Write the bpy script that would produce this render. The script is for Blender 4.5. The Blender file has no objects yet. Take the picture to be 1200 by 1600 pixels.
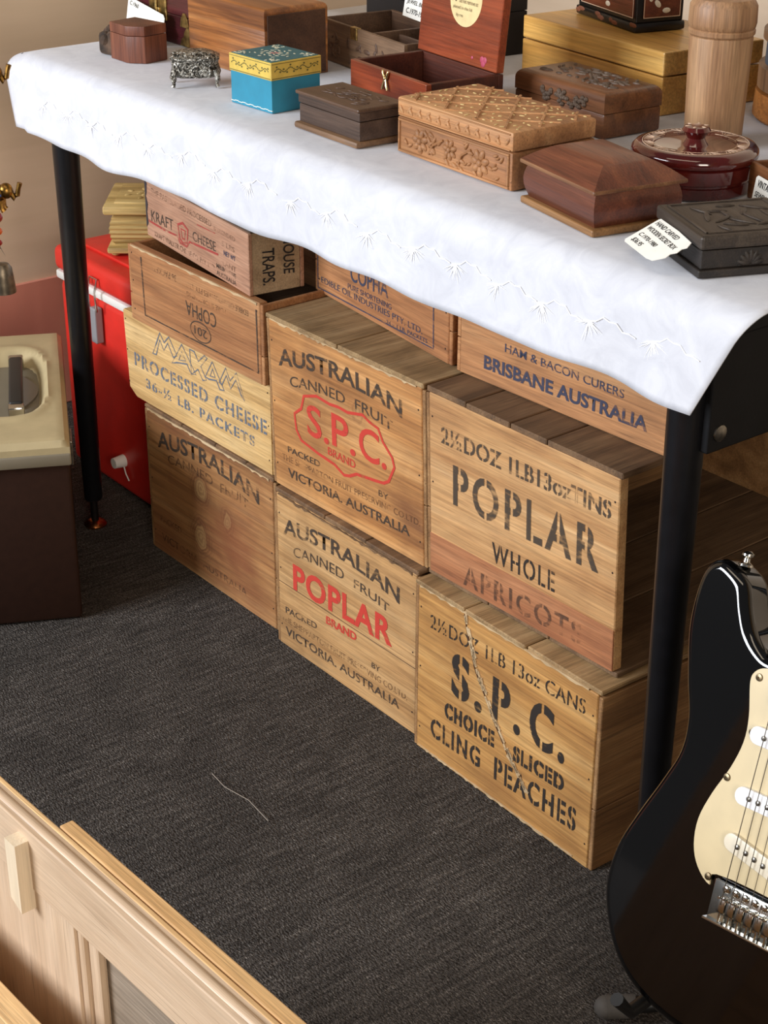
import bpy, bmesh, math, random
from mathutils import Vector, Matrix, Euler
random.seed(7)
S = bpy.context.scene
COL = S.collection
PI = math.pi

# ------------------------------------------------------------------ camera, light, exposure
cam_d = bpy.data.cameras.new('camera'); cam = bpy.data.objects.new('camera', cam_d); COL.objects.link(cam)
Rv, Uv, Fv = Vector((.61372, .78951, .00312)), Vector((-.35304, .27085, .89554)), Vector((-.70621, .55075, -.44490))
cam.matrix_world = Matrix(((Rv.x, Uv.x, -Fv.x, 1.1488), (Rv.y, Uv.y, -Fv.y, -1.2005), (Rv.z, Uv.z, -Fv.z, 1.2681), (0, 0, 0, 1)))
cam_d.sensor_width = 36; cam_d.lens = 2700 / 1600 * 36; cam_d.clip_start = .02
S.camera = cam
W = bpy.data.worlds.new('room_daylight'); S.world = W; W.use_nodes = True
W.node_tree.nodes['Background'].inputs[0].default_value = (.95, .93, .92, 1)
W.node_tree.nodes['Background'].inputs[1].default_value = .12

def area(name, loc, target, sx, sy, power, color):
    l = bpy.data.lights.new(name, 'AREA'); l.shape = 'RECTANGLE'; l.size = sx; l.size_y = sy; l.energy = power; l.color = color
    o = bpy.data.objects.new(name, l); COL.objects.link(o); o.location = loc
    o.rotation_euler = (Vector(target) - Vector(loc)).to_track_quat('-Z', 'Y').to_euler()
    return o
area('shop_window_light', (-1.5, -3.5, 1.85), (-.4, 0, .4), 1.9, 1.4, 235, (.885, .93, 1.0))
area('right_fill_light', (3.0, -1.7, 1.5), (-1.4, .1, .5), 1.0, 1.2, 60, (1.0, .90, .78))  # unseen fill added on the right to brighten the left wall
area('overhead_fill_light', (.2, -1.2, 3.0), (.0, -.6, 0), 2.2, .5, 14, (1.0, .84, .64))  # fill light added overhead, no lamp is seen there
S.view_settings.view_transform = 'Standard'; S.view_settings.look = 'None'
S.view_settings.gamma = 1; S.view_settings.use_curve_mapping = False
S.view_settings.exposure = -0.16

# ------------------------------------------------------------------ material helpers
def lin(c):
    return tuple(((v / 255) / 12.92 if v / 255 <= .04045 else ((v / 255 + .055) / 1.055) ** 2.4) for v in c) + (1,)

class NT:
    def __init__(s, name):
        s.m = bpy.data.materials.new(name); s.m.use_nodes = True; s.t = s.m.node_tree
        s.b = s.t.nodes['Principled BSDF']; s.out = s.t.nodes['Material Output']
    def n(s, typ, props=None, **ins):
        x = s.t.nodes.new('ShaderNode' + typ)
        for k, v in (props or {}).items(): setattr(x, k, v)
        for k, v in ins.items():
            k = int(k[1:]) if k[0] == '_' else k
            s.set(x.inputs[k], v)
        return x
    def set(s, sock, v):
        if isinstance(v, bpy.types.NodeSocket): s.t.links.new(v, sock)
        elif isinstance(v, bpy.types.Node): s.t.links.new(v.outputs[0], sock)
        else: sock.default_value = v
    def math(s, op, a, b=0., c=0.):
        return s.n('Math', {'operation': op}, _0=a, _1=b, _2=c).outputs[0]
    def ramp(s, f, stops):
        r = s.n('ValToRGB', None, _0=f); e = r.color_ramp.elements
        while len(e) < len(stops): e.new(.5)
        for el, (p, c) in zip(e, stops): el.position = p; el.color = c if len(c) == 4 else lin(c)
        return r.outputs[0]
    def mix(s, f, a, b, mode='MIX'):
        x = s.n('MixRGB', {'blend_type': mode}, _0=f, _1=a, _2=b); return x.outputs[0]
    def coords(s, scale=(1, 1, 1), rnd=True):
        tc = s.n('TexCoord').outputs['Object']
        if rnd:
            oi = s.n('ObjectInfo').outputs['Random']
            k = s.n('CombineXYZ', None, _0=s.math('MULTIPLY', oi, 7.3), _1=s.math('MULTIPLY', oi, 3.1), _2=s.math('MULTIPLY', oi, 5.7))
            v = s.n('VectorMath', {'operation': 'ADD'}, _0=tc, _1=k).outputs[0]
        else: v = tc
        return tc, v
    def scl(s, v, sc): return s.n('Mapping', {'vector_type': 'POINT'}, Vector=v, Scale=sc).outputs[0]
    def noise(s, v, scale=5, detail=4, rough=.55, dist=0.):
        x = s.n('TexNoise', None, Vector=v, Scale=scale, Detail=detail, Roughness=rough, Distortion=dist); return x.outputs[0]
    def bump(s, h, strength=.3, dist=.002):
        b = s.n('Bump', None, Strength=strength, Distance=dist, Height=h); s.set(s.b.inputs['Normal'], b)
        return b

def plain(name, c, rough=.5, metal=0, var=0., vs=40, bump=0., bs=300, coat=0., spec=None):
    k = NT(name); k.b.inputs['Roughness'].default_value = rough; k.b.inputs['Metallic'].default_value = metal
    if coat: k.b.inputs['Coat Weight'].default_value = coat; k.b.inputs['Coat Roughness'].default_value = .04
    if spec is not None: k.b.inputs['Specular IOR Level'].default_value = spec
    tc, v = k.coords()
    if var:
        f = k.noise(v, vs, 5)
        k.set(k.b.inputs['Base Color'], k.ramp(f, [(.3, tuple(x * (1 - var) for x in c)), (.7, tuple(min(255, x * (1 + var * .6)) for x in c))]))
    else: k.b.inputs['Base Color'].default_value = lin(c)
    if bump: k.bump(k.noise(v, bs, 4), bump, .001)
    return k.m

AX = {'X': (1, 0, 0), 'Y': (0, 1, 0), 'Z': (0, 0, 1)}
def wood(name, dark, mid, light, axis='X', s=1., rough=.62, stain=.35, stain_c=None, knots=(), bump=.35, coat=0., grain=.36, wave=.0, blots=(), fleck=.6):
    k = NT(name); tc, v = k.coords()
    a = AX[axis]
    m1 = tuple((2.2 if t else 26.) * s for t in a); m2 = tuple((14. if t else 420.) * s for t in a)
    f1 = k.noise(k.scl(v, m1), 1., 6, .6, .7)
    f2 = k.noise(k.scl(v, m2), 1., 3, .6)
    col = k.ramp(f1, [(.28, dark), (.5, mid), (.74, light)])
    if wave:
        w = k.n('TexWave', {'wave_type': 'BANDS', 'bands_direction': 'Z' if axis != 'Z' else 'X'}, Vector=k.scl(v, tuple((.5 if t else 6.) * s for t in a)), Scale=4., Distortion=9., Detail=3., **{'Detail Scale': 1.2}).outputs[1]
        col = k.mix(k.math('MULTIPLY', w, wave), col, lin(dark))
    f3 = k.noise(v, 9 * s, 4, .6, .4)
    sc = lin(stain_c) if stain_c else tuple(x * .45 for x in lin(dark)[:3]) + (1,)
    col = k.mix(k.math('MULTIPLY', k.n('MapRange', None, _0=f3, _1=.5, _2=.78).outputs[0], stain), col, sc)
    g = k.n('MapRange', None, _0=f2, _1=.3, _2=.7, _3=1 - grain, _4=1.06).outputs[0]
    col = k.mix(1., col, g, 'MULTIPLY')
    fl = k.noise(k.scl(v, tuple((9. if t else 330.) * s for t in a)), 1., 2, .5, .3)
    col = k.mix(k.n('MapRange', None, _0=fl, _1=.64, _2=.74, _3=0., _4=fleck).outputs[0], col, sc)
    for kx, kz, r, kd in knots:
        d = k.n('VectorMath', {'operation': 'MULTIPLY'}, _0=k.n('VectorMath', {'operation': 'SUBTRACT'}, _0=tc, _1=(kx, 0, kz)).outputs[0], _1=(1., 0., .8)).outputs[0]
        L = k.n('VectorMath', {'operation': 'LENGTH'}, _0=d).outputs['Value']
        wob = k.math('ADD', k.math('MULTIPLY_ADD', k.noise(tc, 30, 3), .024, -.012), L)
        ring = k.math('SINE', k.math('MULTIPLY', wob, 1150.))
        inner = k.n('MapRange', {'interpolation_type': 'SMOOTHSTEP'}, _0=wob, _1=r * 1., _2=r * 2.6, _3=1., _4=0.).outputs[0]
        amt = k.math('MULTIPLY', inner, k.math('MULTIPLY_ADD', ring, .30, kd))
        col = k.mix(amt, col, lin((105, 62, 36)))
        core = k.n('MapRange', {'interpolation_type': 'SMOOTHSTEP'}, _0=wob, _1=r * .8, _2=r * 1.15, _3=.8, _4=0.).outputs[0]
        col = k.mix(core, col, k.mix(k.math('MULTIPLY_ADD', ring, .25, .3), lin((176, 138, 88)), lin((120, 80, 48))))
    for kx, kz, r, amt in blots:
        d = k.n('VectorMath', {'operation': 'SUBTRACT'}, _0=tc, _1=(kx, 0, kz)).outputs[0]
        L = k.math('ADD', k.n('VectorMath', {'operation': 'LENGTH'}, _0=k.scl(d, (.7, 0, 1.))).outputs['Value'], k.math('MULTIPLY_ADD', k.noise(k.scl(tc, (14, 1, 60)), 1., 5), .09, -.045))
        a = k.n('MapRange', {'interpolation_type': 'SMOOTHSTEP'}, _0=L, _1=0., _2=r, _3=amt, _4=0.).outputs[0]
        col = k.mix(a, col, sc)
    k.set(k.b.inputs['Base Color'], col)
    k.set(k.b.inputs['Roughness'], k.math('MULTIPLY_ADD', f1, .15, rough - .07))
    if coat: k.b.inputs['Coat Weight'].default_value = coat; k.b.inputs['Coat Roughness'].default_value = .12
    k.bump(k.math('ADD', f2, k.math('MULTIPLY', f1, .7)), bump, .0012)
    return k.m

def ink(name, c, cover=.8, scale=170., fade=.0):
    """worn printing: the ink is broken up where the wood has lost it"""
    k = NT(name); tc, v = k.coords()
    f = k.math('MULTIPLY_ADD', k.noise(k.scl(v, (.35, 1, 1)), scale, 3, .6), .55, k.math('MULTIPLY', k.noise(v, 22, 3), .45))
    al = k.n('MapRange', None, _0=f, _1=.62 - cover * .35, _2=.72 - cover * .28, _3=0., _4=1. - fade).outputs[0]
    k.b.inputs['Base Color'].default_value = lin(c); k.b.inputs['Roughness'].default_value = .75
    k.set(k.b.inputs['Alpha'], al)
    return k.m

# ------------------------------------------------------------------ mesh helpers
class MB:
    def __init__(s): s.bm = bmesh.new()
    def box(s, x0, x1, y0, y1, z0, z1, bev=0., seg=2, M=None, top=False):
        r = bmesh.ops.create_cube(s.bm, size=1.)
        vs = r['verts']
        for v in vs: v.co = Vector(((x0 + x1) / 2 + v.co.x * (x1 - x0), (y0 + y1) / 2 + v.co.y * (y1 - y0), (z0 + z1) / 2 + v.co.z * (z1 - z0)))
        if bev:
            es = list({e for v in vs for e in v.link_edges if not top or min(q.co.z for q in e.verts) > (z0 + z1) / 2})
            r = bmesh.ops.bevel(s.bm, geom=es, offset=bev, segments=seg, affect='EDGES', profile=.5)
            vs = list({v for f in r['faces'] for v in f.verts} | {v for v in vs if v.is_valid})
        if M is not None: bmesh.ops.transform(s.bm, matrix=M, verts=vs)
        return s
    def tube(s, p0, p1, r0, r1=None, n=16, caps=True):
        r1 = r0 if r1 is None else r1
        p0, p1 = Vector(p0), Vector(p1); q = (p1 - p0).to_track_quat('Z', 'Y').to_matrix()
        A = [s.bm.verts.new(p0 + q @ Vector((math.cos(2 * PI * i / n) * r0, math.sin(2 * PI * i / n) * r0, 0))) for i in range(n)]
        B = [s.bm.verts.new(p1 + q @ Vector((math.cos(2 * PI * i / n) * r1, math.sin(2 * PI * i / n) * r1, 0))) for i in range(n)]
        for i in range(n): s.bm.faces.new((A[i], A[(i + 1) % n], B[(i + 1) % n], B[i]))
        if caps: s.bm.faces.new(A[::-1]); s.bm.faces.new(B)
        return s
    def path(s, pts, r, n=8, closed=False):
        pts = [Vector(p) for p in pts]; N = len(pts); rings = []; up = None
        for i, p in enumerate(pts):
            d = ((pts[(i + 1) % N] if closed or i < N - 1 else p) - (pts[i - 1] if closed or i > 0 else p)).normalized()
            if up is None:
                up = Vector((0, 0, 1)) if abs(d.z) < .9 else Vector((1, 0, 0))
            x = d.cross(up).normalized(); up = x.cross(d).normalized()
            rr = r[i] if isinstance(r, (list, tuple)) else r
            rings.append([s.bm.verts.new(p + x * math.cos(2 * PI * k / n) * rr + up * math.sin(2 * PI * k / n) * rr) for k in range(n)])
        for i in range(N if closed else N - 1):
            a, b = rings[i], rings[(i + 1) % N]
            for k in range(n): s.bm.faces.new((a[k], a[(k + 1) % n], b[(k + 1) % n], b[k]))
        if not closed: s.bm.faces.new(rings[0][::-1]); s.bm.faces.new(rings[-1])
        return s
    def lathe(s, prof, n=40, o=(0, 0, 0), cap=True):
        rings = []
        for r, z in prof:
            rings.append([s.bm.verts.new((o[0] + math.cos(2 * PI * i / n) * r, o[1] + math.sin(2 * PI * i / n) * r, o[2] + z)) for i in range(n)])
        for a, b in zip(rings, rings[1:]):
            for i in range(n): s.bm.faces.new((a[i], a[(i + 1) % n], b[(i + 1) % n], b[i]))
        if cap:
            s.bm.faces.new(rings[0][::-1]); s.bm.faces.new(rings[-1])
        return s
    def ell(s, c, r, rot=None, u=10, v=7):
        M = Matrix.Translation(Vector(c)) @ (rot.to_4x4() if rot is not None else Matrix.Identity(4)) @ Matrix.Diagonal((r[0], r[1], r[2], 1))
        bmesh.ops.create_uvsphere(s.bm, u_segments=u, v_segments=v, radius=1, matrix=M); return s
    def prism(s, pts, M, t, bev=0.):
        """closed outline in a local XY plane, extruded by t along -Z of M (front face at z=0)"""
        a = [s.bm.verts.new((p[0], p[1], 0)) for p in pts]; b = [s.bm.verts.new((p[0], p[1], -t)) for p in pts]
        n = len(pts); f0 = s.bm.faces.new(a); f1 = s.bm.faces.new(b[::-1])
        for i in range(n): s.bm.faces.new((a[(i + 1) % n], a[i], b[i], b[(i + 1) % n]))
        if bev:
            es = [e for e in list(f0.edges) + list(f1.edges)]
            bmesh.ops.bevel(s.bm, geom=es, offset=bev, segments=4, affect='EDGES', profile=.5)
        bmesh.ops.transform(s.bm, matrix=M, verts=s.bm.verts[:]) if M is not None else None
        return s
    def ribbon(s, pts, w, closed=True, y=0.):
        """flat painted line in the XZ plane, facing -Y"""
        n = len(pts); L = []; Rr = []
        for i in range(n):
            p = Vector(pts[i]); a = Vector(pts[i - 1]) if closed or i else p; b = Vector(pts[(i + 1) % n]) if closed or i < n - 1 else p
            d1 = (p - a); d2 = (b - p); d = ((d1.normalized() if d1.length else d2.normalized()) + (d2.normalized() if d2.length else d1.normalized()))
            d = d.normalized() if d.length > 1e-6 else d1.normalized()
            nn = Vector((-d.y, d.x)) * w / 2
            L.append(s.bm.verts.new((p.x + nn.x, y, p.y + nn.y))); Rr.append(s.bm.verts.new((p.x - nn.x, y, p.y - nn.y)))
        for i in range(n if closed else n - 1):
            j = (i + 1) % n; s.bm.faces.new((L[i], Rr[i], Rr[j], L[j]))
        return s
    def poly(s, pts, y=0.):
        s.bm.faces.new([s.bm.verts.new((p[0], y, p[1])) for p in pts]); return s
    def xf(s, M): bmesh.ops.transform(s.bm, matrix=M, verts=s.bm.verts[:]); return s
    def build(s, name, mat, parent=None, smooth=False, label=None, fix=True):
        if fix: bmesh.ops.recalc_face_normals(s.bm, faces=s.bm.faces[:])
        me = bpy.data.meshes.new(name); s.bm.to_mesh(me); s.bm.free()
        me.materials.append(mat)
        if smooth:
            for p in me.polygons: p.use_smooth = True
            me.set_sharp_from_angle(angle=math.radians(smooth if smooth is not True else 40))
        o = bpy.data.objects.new(name, me); COL.objects.link(o)
        if parent: o.parent = parent
        if label: o['label'] = label
        return o

def thing(name, label, cat, loc=(0, 0, 0), yaw=0., group=None):
    o = bpy.data.objects.new(name, None); COL.objects.link(o); o.location = loc; o.rotation_euler = (0, 0, yaw)
    o.empty_display_size = .03; o['label'] = label; o['category'] = cat
    if group: o['group'] = group
    return o
def tag(o, label, cat, group=None):
    o['label'] = label; o['category'] = cat
    if group: o['group'] = group
    return o
def struct(o): o['kind'] = 'structure'; return o

def glyphs(s, bold=0., shear=0., space=1.):
    cu = bpy.data.curves.new('t', 'FONT'); cu.body = s; cu.size = 1.; cu.space_character = space; cu.offset = bold; cu.shear = shear; cu.resolution_u = 4
    ob = bpy.data.objects.new('t', cu); COL.objects.link(ob); bpy.context.view_layer.update()
    me = bpy.data.meshes.new_from_object(ob.evaluated_get(bpy.context.evaluated_depsgraph_get()))
    bpy.data.objects.remove(ob); bpy.data.curves.remove(cu)
    bm = bmesh.new(); bm.from_mesh(me); bpy.data.meshes.remove(me)
    bmesh.ops.remove_doubles(bm, verts=bm.verts[:], dist=1e-5)
    return bm
CUT = dict(O=.5, C=.52, S=.5, G=.5, Q=.5, D=.45, P=.42, R=.42, B=.42, A=.5, E=.36, F=.36, L=.36, K=.36, H=.5, N=.5, W=.5, Z=.5, z=.5, o=.5)
for _c in '0235689': CUT[_c] = .5
def stencil(bm, s, gap=.075):
    bm.verts.ensure_lookup_table(); seen = set(); isl = []
    for v in bm.verts:
        if v in seen: continue
        st = [v]; grp = set()
        while st:
            q = st.pop()
            if q in grp: continue
            grp.add(q); st += [e.other_vert(q) for e in q.link_edges]
        seen |= grp; isl.append(grp)
    isl.sort(key=lambda g: min(v.co.x for v in g))
    chars = [c for c in s if c != ' ']
    for i, g in enumerate(isl):
        c = chars[i] if len(chars) == len(isl) else 'O'
        x0 = min(v.co.x for v in g); x1 = max(v.co.x for v in g)
        if c not in CUT or x1 - x0 < .25: continue
        xc = x0 + (x1 - x0) * CUT[c]
        fs = {f for v in g for f in v.link_faces}
        for xx in (xc - gap / 2, xc + gap / 2):
            fs = {f for f in fs if f.is_valid}
            geom = list(fs | {e for f in fs for e in f.edges} | {v for f in fs for v in f.verts})
            r = bmesh.ops.bisect_plane(bm, geom=geom, plane_co=(xx, 0, 0), plane_no=(1, 0, 0))
            fs = {x for x in r['geom'] if isinstance(x, bmesh.types.BMFace)} | {f for f in fs if f.is_valid}
        kill = [f for f in fs if f.is_valid and abs(f.calc_center_median().x - xc) < gap / 2]
        bmesh.ops.delete(bm, geom=kill, context='FACES')

def text(parent, s, x0, x1, z, h, mat, dz=0., arch=0., bold=0., sten=False, rot=False, shear=0., M=None, y=-.0006, space=0, name='lettering', label=None):
    """printed words on the plane y of the parent, from x0 to x1, cap height h, baseline z"""
    bm = glyphs(s, bold, shear, space if space else (1.22 if sten else 1.))
    if sten: stencil(bm, s)
    xs = [v.co.x for v in bm.verts]; ys = [v.co.y for v in bm.verts]
    a, b, c, d = min(xs), max(xs), min(ys), max(ys)
    for v in bm.verts:
        t = (v.co.x - a) / (b - a); X = x0 + t * (x1 - x0); Z = z + (v.co.y - c) / (d - c) * h + dz * t + arch * 4 * t * (1 - t)
        if rot: X, Z = x0 + x1 - X, 2 * z + h - Z
        v.co = Vector((X, y, Z))
    if M is not None: bmesh.ops.transform(bm, matrix=M, verts=bm.verts[:])
    k = MB(); k.bm.free(); k.bm = bm
    return k.build(name, mat, parent, label=label, fix=False)

# ------------------------------------------------------------------ materials
BLK = plain('black_paint', (17, 17, 20), .34, 0, .2, 60, .05, 500)
BLKAPR = plain('black_painted_board', (11, 11, 13), .6, 0, .25, 30, .1, 300, spec=.25)
CHROME = plain('chrome', (200, 198, 192), .16, 1)
STEEL = plain('dull_steel', (140, 136, 128), .35, 1, .15, 200)
BRASS = plain('worn_brass', (168, 142, 88), .38, 1, .35, 120, .2, 300)
BRASSY = plain('bright_brass', (214, 190, 140), .25, 1)
COPPER = plain('copper_glide', (190, 120, 72), .28, 1)
NAIL = plain('rusty_nail', (48, 34, 26), .7, .3)
WHITE = plain('white_plastic', (228, 226, 218), .4)
CARD = plain('white_card', (243, 240, 230), .7, 0, .03, 60)
PEN = plain('black_marker', (24, 22, 24), .6)
BLACKCAV = plain('dark_lining', (26, 18, 14), .9)

INK = ink('black_print', (62, 50, 40), .78, 170, .12)
INKF = ink('faded_brown_print', (92, 62, 40), .6, 150, .3)
INKS = ink('stencil_black', (38, 30, 24), .95, 150, .05)
INKG = ink('stencil_grey', (66, 56, 46), .82, 120, .18)
INKGF = ink('stencil_faint', (72, 52, 40), .6, 120, .35)
RED = ink('red_print', (196, 58, 44), .95, 190, .08)
REDF = ink('faded_red_print', (170, 62, 56), .72, 170, .2)
BLUE = ink('blue_grey_stencil', (98, 108, 122), .82, 160, .12)
NAVY = ink('navy_print', (56, 60, 82), .85, 170, .1)

# ------------------------------------------------------------------ the room
def carpet():
    k = NT('charcoal_carpet'); tc, v = k.coords(rnd=False)
    rot = k.n('Mapping', None, Vector=v, Rotation=(0, 0, .12), Scale=(1., 1.9, 1.)).outputs[0]
    f = k.noise(rot, 260, 4, .75, .6)
    f2 = k.noise(v, 9, 4, .6); f3 = k.noise(v, 900, 2, .6)
    vor = k.n('TexVoronoi', None, Vector=rot, Scale=230., Randomness=1.).outputs['Distance']
    rib = k.noise(k.scl(v, (150, 16, 1)), 1., 3, .6, .4)
    t = k.math('ADD', k.math('MULTIPLY_ADD', f3, .35, k.math('MULTIPLY', f, .5)), k.math('MULTIPLY', rib, .17))
    col = k.ramp(t, [(.36, (22, 20, 19)), (.47, (60, 56, 53)), (.56, (108, 101, 95)), (.66, (178, 168, 158))])
    col = k.mix(k.math('MULTIPLY', k.n('MapRange', None, _0=f2, _1=.4, _2=.75).outputs[0], .35), col, lin((30, 27, 25)))
    k.set(k.b.inputs['Base Color'], col); k.b.inputs['Roughness'].default_value = .95; k.b.inputs['Specular IOR Level'].default_value = .15
    k.bump(k.math('ADD', k.math('SUBTRACT', f, vor), k.math('MULTIPLY', rib, .8)), 1., .005)
    return k.m
m = MB(); m.box(-1.75, 3.2, -3.0, 1.5, -.05, 0.); struct(m.build('floor', carpet()))
def wallmat():
    k = NT('beige_satin_wall'); tc, v = k.coords(rnd=False)
    f = k.noise(k.scl(v, (1, .6, 9)), 3, 4); f2 = k.noise(v, 260, 3)
    col = k.ramp(f, [(.3, (226, 204, 176)), (.7, (236, 214, 188))])
    k.set(k.b.inputs['Base Color'], col); k.b.inputs['Roughness'].default_value = .28
    k.bump(f2, .06, .001); return k.m
WALL = wallmat()
m = MB(); m.box(-1.70, -1.6, -1.3, 1.5, -.05, 2.6); struct(m.build('wall_left', WALL))
m = MB(); m.box(-1.6, 3.2, 1.2, 1.3, -.05, 2.6); struct(m.build('wall_back', WALL))

m = MB(); m.box(-1.6, -1.594, -1.3, 1.2, 0, .25, .002, 1); struct(m.build('reflection_panel_1', plain('pink_reflection_paint', (226, 152, 132), .3, 0, .03, 8)))  # pink panel paints in the red cool box's reflection on the wall
# lint thread on the carpet
m = MB(); m.path([(-.405, -.262, .004), (-.37, -.266, .005), (-.33, -.257, .004), (-.28, -.262, .004)], .0005, 5)
tag(m.build('lint_thread', plain('pale_thread', (150, 140, 128), .9)), 'fine pale thread of lint lying on the dark carpet', 'thread')

# ------------------------------------------------------------------ table and cloth
T = thing('trestle_table', 'black table with round legs under the white cloth', 'table', (0, 0, 0))
m = MB(); m.box(-1.185, .198, -.055, .62, .722, .747, .003); m.build('table_top', BLKAPR, T)
m = MB(); m.box(.138, .15, -.03, .56, .581, .722, .002); ap = m.build('end_apron', BLKAPR, T)
m = MB(); m.box(-1.145, -1.133, -.02, .56, .63, .722, .002); m.build('end_apron', BLKAPR, T)
m = MB(); m.box(-1.13, .138, -.035, -.022, .655, .722, .002); m.build('front_apron', BLKAPR, T)
m = MB(); m.lathe([(.0, 0), (.009, 0), (.0085, .0015), (.004, .003), (0, .003)], 12, cap=False)
m.xf(Matrix.Translation((.15, -.014, .6)) @ Matrix.Rotation(PI / 2, 4, 'Y')); m.build('bolt', STEEL, ap, True)
for i, (x, y) in enumerate(((-1.112, -.031), (.122, -.031), (-1.112, .55), (.122, .55))):
    m = MB(); m.lathe([(.0125, .047), (.0145, .05), (.0205, .72)], 28, (x, y, 0)); lg = m.build('leg', BLK, T, True)
    m = MB(); m.lathe([(.006, .008), (.006, .048)], 12, (x, y, 0)); m.build('stem', plain('dark_stem', (30, 24, 22), .5, .6), lg, True)
    m = MB(); m.lathe([(.017, 0), (.0185, .003), (.015, .007), (.007, .010)], 24, (x, y, 0)); m.build('foot_glide', COPPER, lg, True)

def cloth():
    k = MB(); NX = 150
    prof = [(.60, .7505), (.40, .7505), (.2, .7505), (.1, .7505), (.03, .7505), (-.02, .7505)]
    R = .034; cy, cz = -.042, .7505 - R
    for i in range(1, 9):
        a = PI / 2 * i / 8; prof.append((cy - R * math.sin(a) - 0, cz + R * math.cos(a)))
    for i in range(1, 11): prof.append((-.076 - .007 * i / 10, cz - (cz - .645) * i / 10))
    rows = []
    for j, (y, z) in enumerate(prof):
        drop = max(0., (.7505 - z) / .105); row = []
        for i in range(NX + 1):
            t = i / NX; x = -1.205 + t * 1.427
            x -= drop * .05 * t ** 6; x += drop * .052 * (1 - t) ** 6
            yy = y - drop * (.0030 * math.sin(t * 31 + 1) + .0018 * math.sin(t * 67)) * min(1, drop * 1.5)
            zz = z + (.0022 * math.sin(t * 23 + .5) + .0016 * math.sin(t * 51)) * drop ** 2 + (.004 * drop if t < .03 else 0)
            # little crease where the ends round over
            if t < .04: zz -= (1 - drop) * .010 * (1 - t / .04) ** 2
            row.append(k.bm.verts.new((x, yy, zz)))
        rows.append(row)
    for a, b in zip(rows, rows[1:]):
        for i in range(NX): k.bm.faces.new((a[i], a[i + 1], b[i + 1], b[i]))
    n = NT('white_damask_cloth'); tc, v = n.coords(rnd=False)
    f = n.noise(v, 26, 5, .65, 1.2); f2 = n.noise(n.scl(v, (1, 1, 1)), 1400, 2)
    n.set(n.b.inputs['Base Color'], n.ramp(f, [(.35, (198, 200, 208)), (.65, (211, 213, 220))]))
    n.b.inputs['Roughness'].default_value = .8; n.b.inputs['Sheen Weight'].default_value = .15
    n.bump(n.math('ADD', n.math('MULTIPLY', f, .5), n.math('MULTIPLY', f2, .10)), .16, .003)
    o = k.build('tablecloth', n.m, None, True)
    sm = o.modifiers.new('thickness', 'SOLIDIFY'); sm.thickness = .0012; sm.offset = 1
    tag(o, 'white damask cloth draped over the front of the black table', 'tablecloth')
    # raised white embroidery along the drop
    e = MB(); rnd = random.Random(3); x = -1.08
    def yat(x, z):
        drop = (.7505 - z) / .105; t = (x + 1.205) / 1.427
        y = -.076 - .007 * (cz - z) / (cz - .645)
        return y - drop * (.0030 * math.sin(t * 31 + 1) + .0018 * math.sin(t * 67)) * min(1, drop * 1.5) - .0022
    while x < .12:
        zc = .697 + rnd.uniform(-.004, .004)
        for q in range(22):
            a = -PI / 2 + rnd.uniform(-1.5, 1.5); L = rnd.uniform(.006, .024)
            p = (x, zc); q2 = (x + math.cos(a) * L, zc + math.sin(a) * L); nx, nz = -math.sin(a) * .0007, math.cos(a) * .0007
            e.bm.faces.new([e.bm.verts.new((X, yat(X, Z), Z)) for X, Z in ((p[0] - nx, p[1] - nz), (q2[0], q2[1]), (p[0] + nx, p[1] + nz))])
        px, pz = x, zc
        for q in range(7):
            nxp, nzp = px + .0085, zc + .003 + (.0016 if q % 2 else -.0012) + .004 * math.sin(q * .9)
            e.bm.faces.new([e.bm.verts.new((X, yat(X, Z), Z)) for X, Z in ((px, pz - .0006), (nxp, nzp - .0006), (nxp, nzp + .0007), (px, pz + .0007))])
            px, pz = nxp, nzp
        x += rnd.uniform(.066, .085)
    e.build('embroidery', plain('white_thread', (250, 250, 250), .5), o, fix=False)
cloth()

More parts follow.
